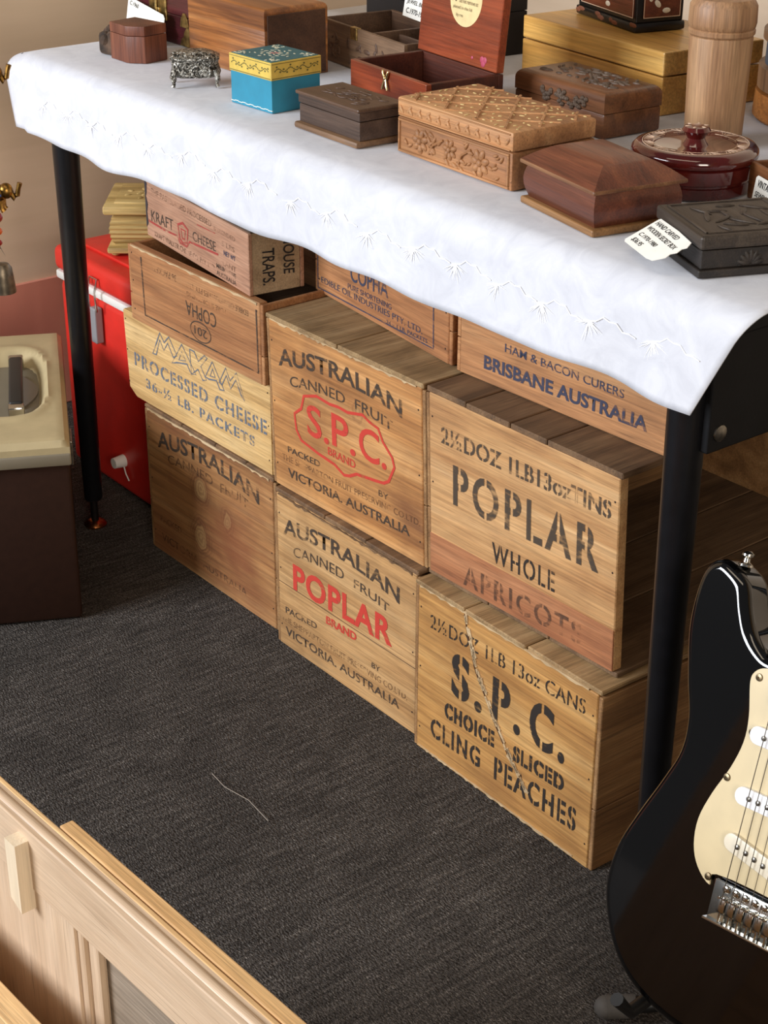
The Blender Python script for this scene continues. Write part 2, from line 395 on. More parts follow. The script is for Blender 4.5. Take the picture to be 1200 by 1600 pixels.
# ------------------------------------------------------------------ fruit and cheese crates
PINE_SIDE = wood('crate_side_board', (120, 84, 50), (160, 118, 74), (186, 146, 98), 'Y', 1., .7)
PINE_LID = wood('crate_lid_board', (118, 92, 58), (164, 132, 90), (190, 160, 116), 'Y', 1.2, .75, .5)
PINE_LIDD = wood('dark_lid_board', (78, 58, 38), (116, 86, 58), (146, 114, 80), 'Y', 1.2, .75, .5)
ROUGH = wood('crate_base_board', (86, 64, 44), (120, 92, 64), (146, 116, 84), 'Y', 1.2, .8, .5)
def crate(label, loc, yaw, w, h, d, front, lids=(), lid_t=.0065, base_t=.0, right=True, left=True, lid_m=None, side_m=None, side_t=.0065, group=None, nails=True, name='fruit_crate', cham=0.):
    o = thing(name, label, 'crate', loc, yaw, group or {'fruit_crate': 'fruit crates stacked under the table', 'copha_crate': 'copha crates in the top row'}.get(name)); st = side_t; z0 = base_t; z1 = h - (lid_t if lids else 0)
    m = MB()
    if cham: m.prism([(cham * .4, z0 + cham * .7), (cham * 1.6, z0), (w, z0), (w, z1), (.003, z1), (0, z1 - .004)], Matrix(((1, 0, 0, 0), (0, 0, -1, 0), (0, 1, 0, 0), (0, 0, 0, 1))), .014)
    else: m.box(0, w, 0, .014, z0, z1, .0012, 1)
    fp = m.build('front_panel', front, o)
    m = MB(); m.box(0, w, d - .014, d, z0, z1, .001, 1); m.build('back_panel', side_m or PINE_SIDE, o)
    for flag, xa, xb in ((left, -st, 0), (right, w, w + st)):
        if not flag: continue
        zm = z0 + (z1 - z0) * .36
        for a, b in ((z0, zm - .0012), (zm, z1 - .002)):
            m = MB(); m.box(xa, xb, .001, d - .001, a, b, .001, 1); m.build('side_board', side_m or PINE_SIDE, o)
    if lids:
        rn = random.Random(len(label) * 7 + int(w * 1e4)); e = [-st * .8] + list(lids) + [w + st * .8]
        for a, b in zip(e, e[1:]):
            m = MB(); m.box(a + .0008, b - .0012, rn.uniform(-.002, .0015), d - .002, z1, z1 + lid_t - rn.uniform(0, .0006), .0012, 1); m.build('lid_board', lid_m or PINE_LID, o)
    bt = base_t or .007
    for i in range(3):
        a, b = w * i / 3, w * (i + 1) / 3
        if base_t: m = MB(); m.box(a + .001 - (st if i == 0 else 0), b - .001 + (st if i == 2 else 0), 0.001, d - .002, 0, bt, .001, 1)
        else: m = MB(); m.box(a + .001, b - .001, .0145, d - .0145, 0.0005, bt, .001, 1)
        m.build('base_board', ROUGH, o)
    if nails:
        for zz in (.12, .5, .86):
            for xx in (.006, w - .006):
                m = MB(); m.lathe([(0, 0), (.0013, 0), (.0011, .0005), (0, .0007)], 8, cap=False)
                m.xf(Matrix.Translation((xx, 0, z0 + (z1 - z0) * zz + .004)) @ Matrix.Rotation(PI / 2, 4, 'X')); m.build('nail', NAIL, o)
    return o
def splinters(o, w, z, n, mat, seed):
    r = random.Random(seed); m = MB(); k = n * 3; x0 = .004
    top = [(x0 + (w - .008) * i / k, z + r.uniform(.0002, .0012)) for i in range(k + 1)]
    bot = [(x0 + (w - .008) * i / k, z - r.choice((.0006, .0008, .0012, .0022, .0034))) for i in range(k + 1)]
    A = [m.bm.verts.new((x, -.0011, q)) for x, q in top]; B = [m.bm.verts.new((x, -.0009, q)) for x, q in bot]
    A2 = [m.bm.verts.new((x, .001, q)) for x, q in top]; B2 = [m.bm.verts.new((x, .001, q)) for x, q in bot]
    for i in range(k):
        m.bm.faces.new((A[i], B[i], B[i + 1], A[i + 1])); m.bm.faces.new((A[i], A[i + 1], A2[i + 1], A2[i])); m.bm.faces.new((B[i], B2[i], B2[i + 1], B[i + 1]))
    return m.build('splintered_edge', mat, o)

LIGHTWOOD = wood('bare_splinter', (170, 138, 98), (206, 176, 134), (226, 200, 160), 'X', 2, .8)
# A: bottom left, knotty
wA = wood('knotty_pine', (122, 80, 46), (174, 122, 72), (198, 152, 100), 'X', .8, .68, .7, (122, 66, 36), ((.145, .155, .014, .5), (.14, .073, .016, .5), (.215, .125, .01, .3)), wave=.35, blots=((.22, .1, .075, .6), (.03, .02, .08, .55), (.27, .03, .07, .4)))
A = crate('knotty darker pine fruit crate on the carpet, bottom left of the stack', (-.9898, .0067, 0), .0099, .334, .2445, .5, wA, (.10, .19, .27), lid_m=PINE_LIDD)
text(A, 'AUSTRALIAN', .029, .300, .182, .027, INK, .006, .014, bold=.02)
text(A, 'CANNED', .057, .180, .165, .015, INKF, .008, .004); text(A, 'FRUIT', .200, .272, .170, .015, INKF, 0, .004)
text(A, 'PACKED', .025, .085, .055, .011, INKF); text(A, 'VICTORIA. AUSTRALIA', .026, .26, .022, .013, INKGF)
splinters(A, .33, .238, 16, LIGHTWOOD, 2)
# B: bottom middle, red POPLAR
wB = wood('tan_pine', (158, 114, 68), (198, 152, 98), (214, 174, 122), 'X', .9, .68, .42, wave=.2, blots=((.02, .02, .06, .3), (.28, .2, .04, .3)))
B = crate('pine fruit crate on the carpet between two others, POPLAR BRAND printed in red', (-.6259, -.004, 0), .0076, .3045, .2445, .5, wB, (.11, .2), lid_m=PINE_LIDD)
text(B, 'AUSTRALIAN', .015, .271, .179, .024, INK, .002, .014, bold=.02)
text(B, 'CANNED', .038, .153, .153, .0155, INK, .012, .004); text(B, 'FRUIT', .175, .250, .164, .0135, INK, -.006, .002)
text(B, 'POPLAR', .036, .256, .101, .041, RED, .009, bold=.03, space=1.08)
text(B, 'BRAND', .112, .180, .081, .0125, RED, .003, bold=.03)
text(B, 'PACKED', .016, .090, .055, .010, INK, .006, bold=.01); text(B, 'BY', .213, .231, .060, .008, INK, bold=.01)
text(B, 'THE SHEPPARTON FRUIT PRESERVING CO.LTD.', .006, .288, .039, .0095, INKF, .006)
text(B, 'VICTORIA. AUSTRALIA', .015, .272, .019, .0135, INK, .004, bold=.01)
splinters(B, .30, .237, 14, PINE_LIDD, 5)
m = MB(); m.box(0.001, .3035, -.0004, .002, .1005, .1013); m.build('board_seam', plain('seam_shadow', (84, 58, 36), .9), B)
# C: bottom right, stencilled cling peaches
wC = wood('yellow_pine', (156, 106, 52), (204, 152, 86), (222, 178, 114), 'X', .8, .66, .4, (120, 76, 38), wave=.28, blots=((.15, .02, .05, .35),))
C = crate('yellow pine crate on the carpet beside the table leg, stencilled CHOICE SLICED CLING PEACHES', (-.3025, -.014, 0), -.0109, .3205, .2445, .5, wC, (.09, .2), side_m=PINE_SIDE)
text(C, '2½DOZ 1LB 13oz CANS', .025, .302, .187, .020, INKS, .016, sten=True, space=1.05)
text(C, 'S.', .068, .126, .112, .064, INKS, .0, bold=.03, sten=True)
text(C, 'P.', .145, .196, .117, .060, INKS, .0, bold=.03, sten=True)
text(C, 'C.', .212, .273, .119, .064, INKS, .0, bold=.03, sten=True)
text(C, 'CHOICE', .056, .151, .072, .024, INKS, .005, bold=.05, sten=True); text(C, 'SLICED', .186, .275, .078, .023, INKS, .004, bold=.05, sten=True)
text(C, 'CLING', .029, .126, .030, .029, INKS, .003, bold=.025, sten=True); text(C, 'PEACHES', .153, .298, .033, .033, INKS, .006, bold=.025, sten=True)
def crack(o, pts, w, mat, name='split'):
    m = MB(); m.ribbon(pts, w, False, -.0007); return m.build(name, mat, o, fix=False)
r = random.Random(4); sp = [(.093, .236), (.1, .21), (.108, .19), (.114, .172), (.124, .156), (.134, .143), (.15, .118), (.165, .1), (.181, .08), (.196, .066), (.211, .05)]
m = MB()
for (a, b), (c, d) in zip(sp, sp[1:]):
    for q in range(5):
        t = r.random(); x = a + (c - a) * t + r.uniform(-.002, .004); z = b + (d - b) * t; L = r.uniform(.006, .016)
        m.box(-.0017, .0017, -.0016, .002, -L / 2, L / 2, M=Matrix.Translation((x, 0, z)) @ Matrix.Rotation(math.atan2(c - a, b - d) * -1 + r.uniform(-.25, .25), 4, 'Y'))
m.build('splintered_crack', LIGHTWOOD, C)
crack(C, [(x - .0035, z) for x, z in sp], .0022, plain('crack_shadow', (70, 42, 20), .9), 'crack')
splinters(C, .31, .239, 10, LIGHTWOOD, 8); splinters(C, .3, .004, 16, LIGHTWOOD, 9)
# E: middle row, SPC shield
wE = wood('orange_pine', (152, 98, 50), (202, 144, 84), (220, 170, 112), 'X', .8, .66, .5, (110, 66, 36), ((.182, .166, .008, .15),), wave=.2, blots=((.29, .055, .055, .75), (.03, .03, .04, .4)))
E_ = crate('orange pine fruit crate with a red S.P.C. shield printed on its end', (-.638, .0047, .2447), .0181, .315, .2445, .5, wE, (.15,))
text(E_, 'AUSTRALIAN', .020, .278, .177, .024, INK, .010, .014, bold=.02)
text(E_, 'CANNED', .044, .163, .155, .0145, INK, .013, .004); text(E_, 'FRUIT', .184, .259, .169, .014, INK, -.006, .002)
m = MB(); m.ribbon([(.051, .119), (.067, .131), (.074, .151), (.102, .160), (.130, .158), (.149, .160), (.168, .159), (.199, .166), (.213, .161), (.230, .158), (.239, .143), (.257, .128), (.261, .116), (.249, .093), (.239, .087), (.221, .084), (.183, .079), (.168, .071), (.156, .068), (.136, .076), (.101, .079), (.064, .085), (.054, .097)], .0042, True, -.0006)
m.build('shield_outline', RED, E_, fix=False)
text(E_, 'S.', .079, .126, .099, .045, RED, 0, bold=.012); text(E_, 'P.', .133, .182, .102, .046, RED, 0, bold=.012); text(E_, 'C.', .190, .245, .106, .045, RED, 0, bold=.012)
text(E_, 'BRAND', .123, .181, .0855, .011, RED, 0, bold=.01)
text(E_, 'PACKED', .032, .104, .057, .009, INK, .003, bold=.01); text(E_, 'BY', .228, .247, .066, .008, INK)
text(E_, 'THE SHEPPARTON FRUIT PRESERVING CO.LTD.', .018, .309, .042, .009, INKF, .012)
text(E_, 'VICTORIA. AUSTRALIA', .030, .289, .020, .0135, INK, .012, bold=.015)
splinters(E_, .31, .238, 18, LIGHTWOOD, 12)
# F: poplar whole apricots, right side open
wF = wood('sawn_pine', (168, 118, 70), (206, 158, 104), (222, 180, 128), 'X', 1., .7, .34, (134, 86, 52), wave=.18)
wFd = wood('red_brown_board', (140, 84, 52), (172, 112, 72), (190, 132, 90), 'X', 1., .7, .3)
F_ = crate('sawn pine crate with an open side under the cloth, stencilled POPLAR WHOLE APRICOTS', (-.3040, .0065, .2447), .026, .311, .2485, .5, wF, (.065, .14, .2), lid_m=PINE_LIDD, base_t=.006, right=False, lid_t=.0075)
m = MB(); m.box(.0006, .3104, -.0012, .004, .0065, .058, .0005, 1); m.build('bottom_board', wFd, F_)
text(F_, '2½DOZ 1LB13ozTINS', .022, .300, .183, .022, INKG, .006, bold=.02, sten=True, space=1.02)
text(F_, 'POPLAR', .043, .284, .111, .052, INKG, .007, bold=.02, sten=True)
text(F_, 'WHOLE', .112, .217, .063, .026, INKS, .003, bold=.01, sten=True)
text(F_, 'APRICOTS', .062, .262, .012, .028, INKGF, .006, bold=.02, sten=True, y=-.0017)
# the middle row has racked a little towards the left
for o in (E_, F_):
    for c in o.children: c.data.transform(Matrix(((1, 0, -.038, 0), (0, 1, 0, 0), (0, 0, 1, 0), (0, 0, 0, 1))))
# D: Maxam processed cheese
wD = wood('pale_cheese_board', (176, 134, 78), (212, 172, 112), (226, 192, 136), 'X', 1.2, .7, .15)
D_ = crate('pale cheese crate with MAXAM outlined on it, jutting out above the knotty crate', (-1.047, .010, .2447), .01, .386, .1365, .28, wD, side_m=wD, base_t=.0, name='cheese_crate', cham=.016, left=False)
ox = .047
for L in ([(34, 83), (48, 106), (57, 122), (68, 110), (82, 123), (102, 100), (92, 94), (78, 112), (66, 97), (56, 111), (44, 84)],
          [(87, 84), (117, 122), (152, 86), (139, 83), (129, 95), (101, 89)], [(107, 95), (116, 110), (126, 99)],
          [(138, 121), (150, 121), (160, 109), (177, 123), (184, 121), (166, 103), (180, 86), (170, 83), (158, 96), (140, 83)],
          [(177, 91), (197, 120), (225, 85), (214, 83), (206, 94), (186, 90)], [(190, 96), (197, 109), (203, 98)],
          [(213, 94), (231, 121), (241, 105), (258, 122), (276, 86), (268, 92), (256, 111), (242, 93), (232, 110), (220, 92)]):
    m = MB(); m.ribbon([(x / 1000 + ox, z / 1000 + .005) for x, z in L], .0026, True, -.0006); m.build('outlined_letter', BLUE, D_, fix=False)
text(D_, 'PROCESSED CHEESE', -.021 + ox, .329 + ox, .052, .022, BLUE, .005, bold=.02, sten=True)
text(D_, '36-½ LB. PACKETS', .009 + ox, .298 + ox, .024, .0165, BLUE, .004, bold=.02, sten=True)
# G: copha box, open top and upside down
wG = wood('brown_copha_board', (128, 80, 46), (168, 114, 70), (190, 140, 94), 'X', .9, .66, .35, (176, 132, 88))
G_ = crate('brown COPHA crate lying upside down with open top under the narrow box', (-.9945, -.002, .3815), .012, .331, .1165, .30, wG, base_t=0, name='copha_crate', side_m=wG)
m = MB(); m.ribbon([(.032, .104), (.035, .016), (.325, .016), (.324, .106)], .0032, False, -.0006); m.build('printed_frame', INK, G_, fix=False)
text(G_, 'COPHA', .148, .225, .050, .021, INK, 0, rot=True); text(G_, 'EDIBLE OIL INDUSTRIES PTY. LTD.', .150, .305, .091, .008, INKF, 0, rot=True)
text(G_, 'PURE SHORTENING', .152, .250, .078, .007, INKF, 0, rot=True); text(G_, '36 PACKETS', .060, .126, .091, .010, INKF, 0, rot=True)
m = MB(); m.ribbon([(.184 + .026 * math.cos(a * PI / 12), .033 + .0145 * math.sin(a * PI / 12)) for a in range(24)], .0016, True, -.0006); m.build('printed_oval', INK, G_, fix=False)
text(G_, '201', .168, .200, .0265, .013, INK, 0, rot=True)
splinters(G_, .33, .1155, 10, LIGHTWOOD, 21)
# H: narrow kraft cheese box labelled mouse traps on the end
wH = wood('pinkish_brown_board', (142, 98, 74), (182, 136, 108), (202, 160, 132), 'X', .9, .68, .2)
wHe = wood('pale_end_board', (150, 124, 94), (182, 156, 122), (200, 176, 142), 'X', 1., .7, .1)
H_ = thing('cheese_box', 'narrow pinkish wooden cheese box with KRAFT CHEESE print, MOUSE TRAPS on its end', 'box', (-1.012, .040, .4985), -.105)
hw, hd, hh = .322, .084, .086
m = MB(); m.box(0, hw, 0, .006, 0, hh, .001, 1); m.build('front_board', wH, H_)
m = MB(); m.box(0, hw, hd - .006, hd, 0, hh, .001, 1); m.build('back_board', wH, H_)
m = MB(); m.box(0, .012, .006, hd - .006, 0, hh, .001, 1); m.build('end_board', wH, H_)
m = MB(); m.box(hw - .012, hw - .0005, .006, hd - .006, 0, hh, .001, 1); m.build('end_board', wHe, H_, label='pale end board')
m = MB(); m.box(.012, hw - .012, .006, hd - .006, 0, .004); m.build('base_board', wH, H_)
m = MB(); m.box(-.002, hw, -.001, hd + .01, hh, hh + .005, .001, 1, M=Matrix.Translation((0, .006, 0)) @ Matrix.Rotation(.02, 4, 'X')); m.build('lid_board', wood('shaded_top_board', (60, 48, 38), (88, 70, 56), (108, 88, 70), 'X', 1, .8), H_)  # dark lid colour carries the shade lying on the box top
text(H_, 'THE PASTEURISED PROCESSED', .022, .215, .068, .0085, INKF); text(H_, '& BLENDED', .222, .285, .066, .006, INKF)
text(H_, 'KRAFT', .018, .092, .026, .0165, INK, .004); text(H_, 'CHEESE', .155, .226, .033, .014, INK, .003)
text(H_, 'KRAFT WALKER CHEESE CO. PTY. LTD.', .027, .222, .005, .0085, INKF, .002, bold=.01)
text(H_, '5 LBS', .245, .282, .050, .007, INKF); text(H_, 'NET WT', .250, .284, .038, .007, NAVY, bold=.02); text(H_, 'PLANT', .238, .285, .023, .007, INKF)
text(H_, 'MELBOURNE', .226, .284, .014, .0065, INK, bold=.02); text(H_, 'AUSTRALIA', .226, .284, .004, .0065, INK)
m = MB(); m.ribbon([(.008, .024), (.060, .0235), (.104, .026), (.112, .018), (.134, .018), (.144, .028), (.190, .031), (.233, .034)], .0032, False, -.0006); m.build('red_rule', REDF, H_, fix=False)
m = MB(); m.ribbon([(.108, .044), (.112, .024), (.122, .020), (.136, .024), (.140, .044), (.124, .05)], .004, True, -.0006); m.ribbon([(.117, .04), (.12, .027), (.128, .027), (.131, .04)], .003, True, -.0006); m.build('red_emblem', REDF, H_, fix=False)
m = MB(); m.ribbon([(.170, .060), (.226, .062)], .0014, False, -.0006); m.build('red_rule', REDF, H_, fix=False)
# dark chipped left edge
m = MB(); m.poly([(.0004, .084), (.008, .080), (.006, .066), (.003, .06), (.008, .048), (.004, .036), (.007, .02), (.0004, .012)], -.0006); m.build('chipped_edge', plain('dark_chip', (52, 46, 50), .9), H_, fix=False)
ME = Matrix(((0, 0, 0, hw), (0, 0, -1, hd), (-1, 0, 0, 0), (0, 0, 0, 1)))
# words run down the end: local x -> -z, local z(up) -> +y
def endtext(s, za, zb, y, hgt):
    M = Matrix(((0, 0, 0, hw + .0006), (0, 0, 1, y), (-1, 0, 0, za), (0, 0, 0, 1)))
    text(H_, s, 0, za - zb, 0, hgt, PEN, bold=.012, shear=.1, M=M, y=0)
endtext('MOUSE', .076, .022, .052, .017); endtext('TRAPS.', .062, .012, .020, .019)
# I and J set back on the lids
wI = wood('copha_board', (138, 86, 50), (182, 124, 78), (202, 150, 100), 'X', .9, .66, .2)
I_ = crate('brown COPHA crate set back on the shield crate, blue print half hidden by the cloth', (-.676, .106, .4905), -.105, .320, .122, .11, wI, base_t=0, name='copha_crate', side_m=wI)
text(I_, 'COPHA', .089, .182, .040, .024, NAVY, .003, bold=.01); text(I_, 'PURE SHORTENING', .082, .190, .0275, .0075, NAVY, .003)
text(I_, 'EDIBLE OIL INDUSTRIES PTY. LTD.', .012, .262, .0155, .0085, NAVY, .005); text(I_, '24 x 1 LB. PACKETS', .178, .274, .0085, .0055, NAVY, .004)
m = MB(); m.ribbon([(-.0 + .003, .10), (.003, .006), (.288, .010), (.286, .10)], .0026, False, -.0006); m.build('printed_frame', NAVY, I_, fix=False)
wJ = wood('reddish_tan_board', (148, 98, 60), (190, 134, 86), (208, 158, 110), 'X', 1.1, .72, .2)
J_ = crate('tan crate marked BRISBANE AUSTRALIA set back on the open crate beneath the cloth', (-.3245, .063, .4940), .05, .324, .122, .28, wJ, base_t=0, name='bacon_crate', side_m=wJ, nails=False)
text(J_, 'BRISBANE AUSTRALIA', .042, .297, .017, .0175, NAVY, .003, bold=.03); text(J_, 'HAM & BACON CURERS', .076, .261, .048, .0105, NAVY, 0, bold=.005)
text(J_, 'FROM', .091, .135, .067, .008, NAVY)

# ------------------------------------------------------------------ red cool box
REDP = plain('red_enamel', (212, 44, 34), .38, 0, .06, 20, .03, 200)
K = thing('cool_box', 'red metal cool box with white rim and silver latch behind the left table leg', 'cool box', (-1.36, .066, 0))
cw, cd = .295, .235
m = MB(); m.box(0, cw, 0, cd, 0.004, .334, .012, 3); m.build('body', REDP, K, True)
m = MB(); m.box(-.003, cw + .003, -.004, cd + .003, .334, .349, .004, 2); m.build('rim', WHITE, K, True)
m = MB(); m.box(-.005, cw + .005, -.006, cd + .005, .349, .392, .012, 3); lid = m.build('lid', REDP, K, True)
m = MB(); m.box(.03, cw - .03, .03, cd - .03, .391, .3975, .004, 2); m.build('raised_panel', REDP, lid, True)
m = MB(); m.tube((-.016, .04, .345), (-.016, cd - .04, .345), .011); m.build('handle', WHITE, K, True)
la = MB().box(.128, .146, -.016, -.002, .262, .322, .002); la = la.build('latch', plain('grey_metal_latch', (150, 152, 154), .45, .2), K, label='silver latch')
m = MB(); m.path([(.127, -.014, .318), (.127, -.016, .35), (.127, -.010, .372), (.150, -.010, .372), (.150, -.016, .35), (.150, -.014, .318)], .0018, 8); m.build('bail', CHROME, la, True)
m = MB(); m.tube((.180, 0, .063), (.180, -.020, .063), .011, .009); pl = m.build('drain_plug', WHITE, K, True)
m = MB(); m.path([(.186, -.004, .055), (.194, -.006, .046), (.200, -.004, .034)], .0012, 6); m.build('plug_cord', WHITE, pl, True)
# urn-like carved casket on the cool box
yw = math.atan2(.789, .614)
TANB = wood('yellow_carved_wood', (150, 118, 62), (206, 172, 104), (226, 196, 132), 'X', 1.5, .6, .4)
U = thing('carved_casket', 'yellow carved casket with ridged sides standing on the red cool box', 'casket', (-1.226, .087, .3985), yw)
uw, ud = .12, .135
m = MB(); m.box(0, uw, 0, ud, .006, .016, .003, 2); m.build('plinth', TANB, U, True)
for x in (.012, uw - .012):
    for y in (.012, ud - .012): m = MB(); m.ell((x, y, .004), (.007, .007, .004)); m.build('foot', TANB, U, True)
m = MB(); rr = []
for j in range(15):
    t = j / 14; z = .016 + t * .054; off = .012 - .008 * math.sin(t * PI) + (.0016 if j % 2 else 0)
    rr.append([m.bm.verts.new(p) for p in ((off, off, z), (uw - off, off, z), (uw - off, ud - off, z), (off, ud - off, z))])
for a, b in zip(rr, rr[1:]):
    for i in range(4): m.bm.faces.new((a[i], a[(i + 1) % 4], b[(i + 1) % 4], b[i]))
m.bm.faces.new(rr[0][::-1]); m.bm.faces.new(rr[-1]); m.build('ridged_body', TANB, U)
m = MB(); m.box(-.003, uw + .003, -.003, ud + .003, .070, .085, .004, 2); m.box(.014, uw - .014, .014, ud - .014, .084, .0875, .001); m.build('lid', TANB, U, True)
m = MB()
for i in range(14):
    a = i * .9; m.ell((uw / 2 + .003 * i * math.cos(a), ud / 2 + .0025 * i * math.sin(a), .0877), (.006, .004, .0016), Euler((0, 0, a)).to_matrix(), 8, 5)
m.build('carving', TANB, U, True)

# ------------------------------------------------------------------ beige case at the left
BEI = plain('beige_plastic', (178, 161, 122), .55, 0, .04, 30, .12, 900)
BEID = plain('grey_beige_plastic', (132, 124, 106), .5, 0, .03, 30)
BRN = plain('dark_brown_vinyl', (52, 33, 25), .85, 0, .06, 80, .15, 900, spec=.15)
ang = math.atan2(.893, .451)       # local +x along (.451,.893), +y along (-.893,.451)
Q = thing('machine_case', 'portable machine case with beige lid and dark brown base in front of the wall', 'case', (-.854 - .451 * .42, -.197 - .893 * .42, 0), ang)
qw, qd = .42, .43
m = MB(); m.box(0, qw, 0, qd, 0.002, .252, .006, 2); m.build('base', BRN, Q, True)
m = MB(); NXX, NYY = 70, 70; g = []
for j in range(NYY + 1):
    row = []
    for i in range(NXX + 1):
        x = -.006 + (qw + .008) * i / NXX; y = -.006 + (qd + .012) * j / NYY
        e = min(x + .006, qw + .002 - x, y + .006, qd + .006 - y); z = .289 - (.010 * (1 - min(1, e / .010)) ** 2)
        dx, dy = (x - .337) / .055, (y - .228) / .127; s4 = (abs(dx) ** 3 + abs(dy) ** 3) ** (1 / 3)
        z -= .022 * max(0., min(1., (1.06 - s4) / .22)) 
        z += .003 * max(0, 1 - abs(s4 - 1.12) / .12)
        row.append(m.bm.verts.new((x, y, z)))
    g.append(row)
for a, b in zip(g, g[1:]):
    for i in range(NXX): m.bm.faces.new((a[i], a[i + 1], b[i + 1], b[i]))
bd = [e for e in m.bm.edges if len(e.link_faces) == 1]
ex = bmesh.ops.extrude_edge_only(m.bm, edges=bd)
for v in ex['geom']:
    if isinstance(v, bmesh.types.BMVert): v.co.z = .268
ldo = m.build('lid', BEI, Q, 35)
m = MB(); m.box(-.007, qw + .003, -.008, qd + .007, .251, .270, .003, 2); m.build('lid_band', BEID, Q, True)
m = MB(); m.box(.340, .361, .135, .320, .283, .294, .004, 3); hd_ = m.build('handle', plain('black_rubber', (30, 30, 30), .45, 0, .1, 60), Q, True)
for y0, y1 in ((.117, .138), (.316, .334)):
    m = MB(); m.box(.339, .362, y0, y1, .274, .292, .003, 2); m.build('end_clip', CHROME, hd_, True, label='chrome clip')
m = MB(); m.prism([(.358, .16)] + [(.358 + .024 * math.sin(PI * i / 10), .16 + .13 * i / 10) for i in range(1, 10)] + [(.358, .29)], Matrix.Translation((0, 0, .2735)), .005); m.build('grip_plate', plain('grey_plate', (128, 118, 108), .5), hd_)
m = MB(); m.box(.4225, .426, .05, .10, .225, .262, .001); m.build('catch', STEEL, Q)

# ------------------------------------------------------------------ hanging elephant strand at the left edge
sx, sy = -.600, -.388
STR = thing('elephant_strand', 'hanging strand of brass elephants and beads with a bell at left edge', 'hanging ornament', (sx, sy, .61))
GOLD = plain('old_gold_brass', (150, 112, 56), .35, 1, .4, 150)
BELL = plain('pewter_bell', (120, 108, 92), .42, 1, .25, 120)
m = MB(); m.path([(0, 0, .055), (0, 0, .4), (.002, 0, .9), (0, 0, 1.7)], .0008, 6); m.build('cord', plain('red_cord', (110, 40, 30), .8), STR, True)
ra = (Rv.x, Rv.y)
def elephant(z, mat):
    X = Vector((ra[0], ra[1], 0)); Rm = Matrix.Rotation(math.atan2(ra[1], ra[0]), 3, 'Z')
    m = MB(); c = Vector((-.004, 0, z)) 
    m.ell(c, (.016, .010, .012), Rm, 14, 10); m.ell(c + X * .015 + Vector((0, 0, .003)), (.0085, .008, .009), Rm, 12, 8)
    m.path([c + X * .020 + Vector((0, 0, .001)), c + X * .024 + Vector((0, 0, -.006)), c + X * .027 + Vector((0, 0, -.002)), c + X * .029 + Vector((0, 0, .006)), c + X * .031 + Vector((0, 0, .012))], [.004, .0034, .003, .0026, .003], 8)
    Yd = Vector((-ra[1], ra[0], 0))
    for a in (-.009, .009):
        for b in (-.005, .005): m.path([c + X * a + Yd * b + Vector((0, 0, -.006)), c + X * (a + .001) + Yd * b + Vector((0, 0, -.016)), c + X * (a + .003) + Yd * b + Vector((0, 0, -.019))], [.004, .003, .0036], 8)
    e = m.build('elephant', mat, STR, True)
    m = MB()
    for i in range(10):
        a = i * 2 * PI / 10; m.ell(c + X * .010 * math.cos(a) - Yd * (.0095) + Vector((0, 0, .008 * math.sin(a))), (.0018, .0018, .0018), None, 6, 5)
    m.build('jewels', plain('blue_glass', (60, 70, 110), .15, 0), e, True)
for z in (.118, .248, .38): elephant(z, GOLD)
cols = [plain('red_bead', (150, 36, 28), .3), plain('pearl_bead', (220, 205, 170), .3), plain('orange_bead', (214, 98, 40), .3), plain('black_bead', (22, 22, 24), .25)]
zz = .062; i = 0
while zz < .45:
    if not any(abs(zz - q) < .02 for q in (.118, .248, .38)):
        rr_ = (.0035, .0022, .0048, .0022, .0065)[i % 5]; m = MB(); m.ell((0, 0, zz), (rr_, rr_, rr_), None, 10, 8); m.build('bead', cols[(0, 1, 2, 1, 3)[i % 5] if zz > .16 or i % 5 < 4 else 0], STR, True); i += 1; zz += rr_ * 2 + .001
    else: zz += .004
m = MB(); m.path([(.0, 0, .058), (-.005, -.004, .046), (0, 0, .036), (.005, .004, .046)], .001, 6, True); m.build('ring', BELL, STR, True)
m = MB(); m.lathe([(.0, .038), (.008, .037), (.0115, .032), (.0125, .022), (.014, .006), (.0142, .004), (.012, .004), (.010, .03), (0, .033)], 24, cap=False); b_ = m.build('bell', BELL, STR, True)
m = MB(); m.path([(0, 0, .032), (0, 0, .004)], .0008, 6); m.ell((0, 0, .002), (.003, .003, .003)); m.build('clapper', BELL, b_, True)

# ------------------------------------------------------------------ pale timber cabinet in the foreground
PALE = wood('pale_oak', (190, 160, 130), (206, 178, 148), (218, 192, 164), 'X', 1.1, .45, .08, grain=.15)
PALEV = wood('pale_oak_upright', (190, 160, 130), (206, 178, 148), (218, 192, 164), 'Z', 1.1, .45, .08, grain=.15)
PLY = wood('golden_ply', (206, 160, 106), (226, 182, 126), (236, 196, 142), 'X', 1.1, .5, .1)
cabinet = thing('timber_cabinet', 'pale timber cabinet with open top and panelled back in the near corner', 'cabinet', (.075, -.748, 0), .049)
def cp(name, mat, *b, bev=.001, seg=2, sm=False, parent=cabinet):
    m = MB(); m.box(*b, bev, seg); return m.build(name, mat, parent, sm)
cp('top_rail', PALE, -.16, .52, 0, .018, .388, .446)
m = MB(); m.tube((-.16, .009, .4425), (.52, .009, .4425), .0055, n=20); m.build('rounded_moulding', PALE, cabinet, True)
cp('bead_line', PLY, -.16, .52, .0165, .021, .438, .4465)
cp('left_stile', PALEV, -.16, .098, 0.001, .017, 0, .388)
st = cp('stile_moulding', PALEV, .098, .108, .003, .014, 0, .388, bev=.003)
cp('stile_moulding', PALEV, .1085, .124, .006, .014, 0, .388, bev=.003)
cp('recessed_panel', wood('shaded_oak_panel', (120, 104, 88), (146, 130, 112), (164, 148, 130), 'X', 1.1, .45, .1), .12, .52, .014, .018, 0, .39)  # shade of the recess is put into this darker oak colour
cp('back_board', PLY, .052, .54, .022, .034, 0, .447)
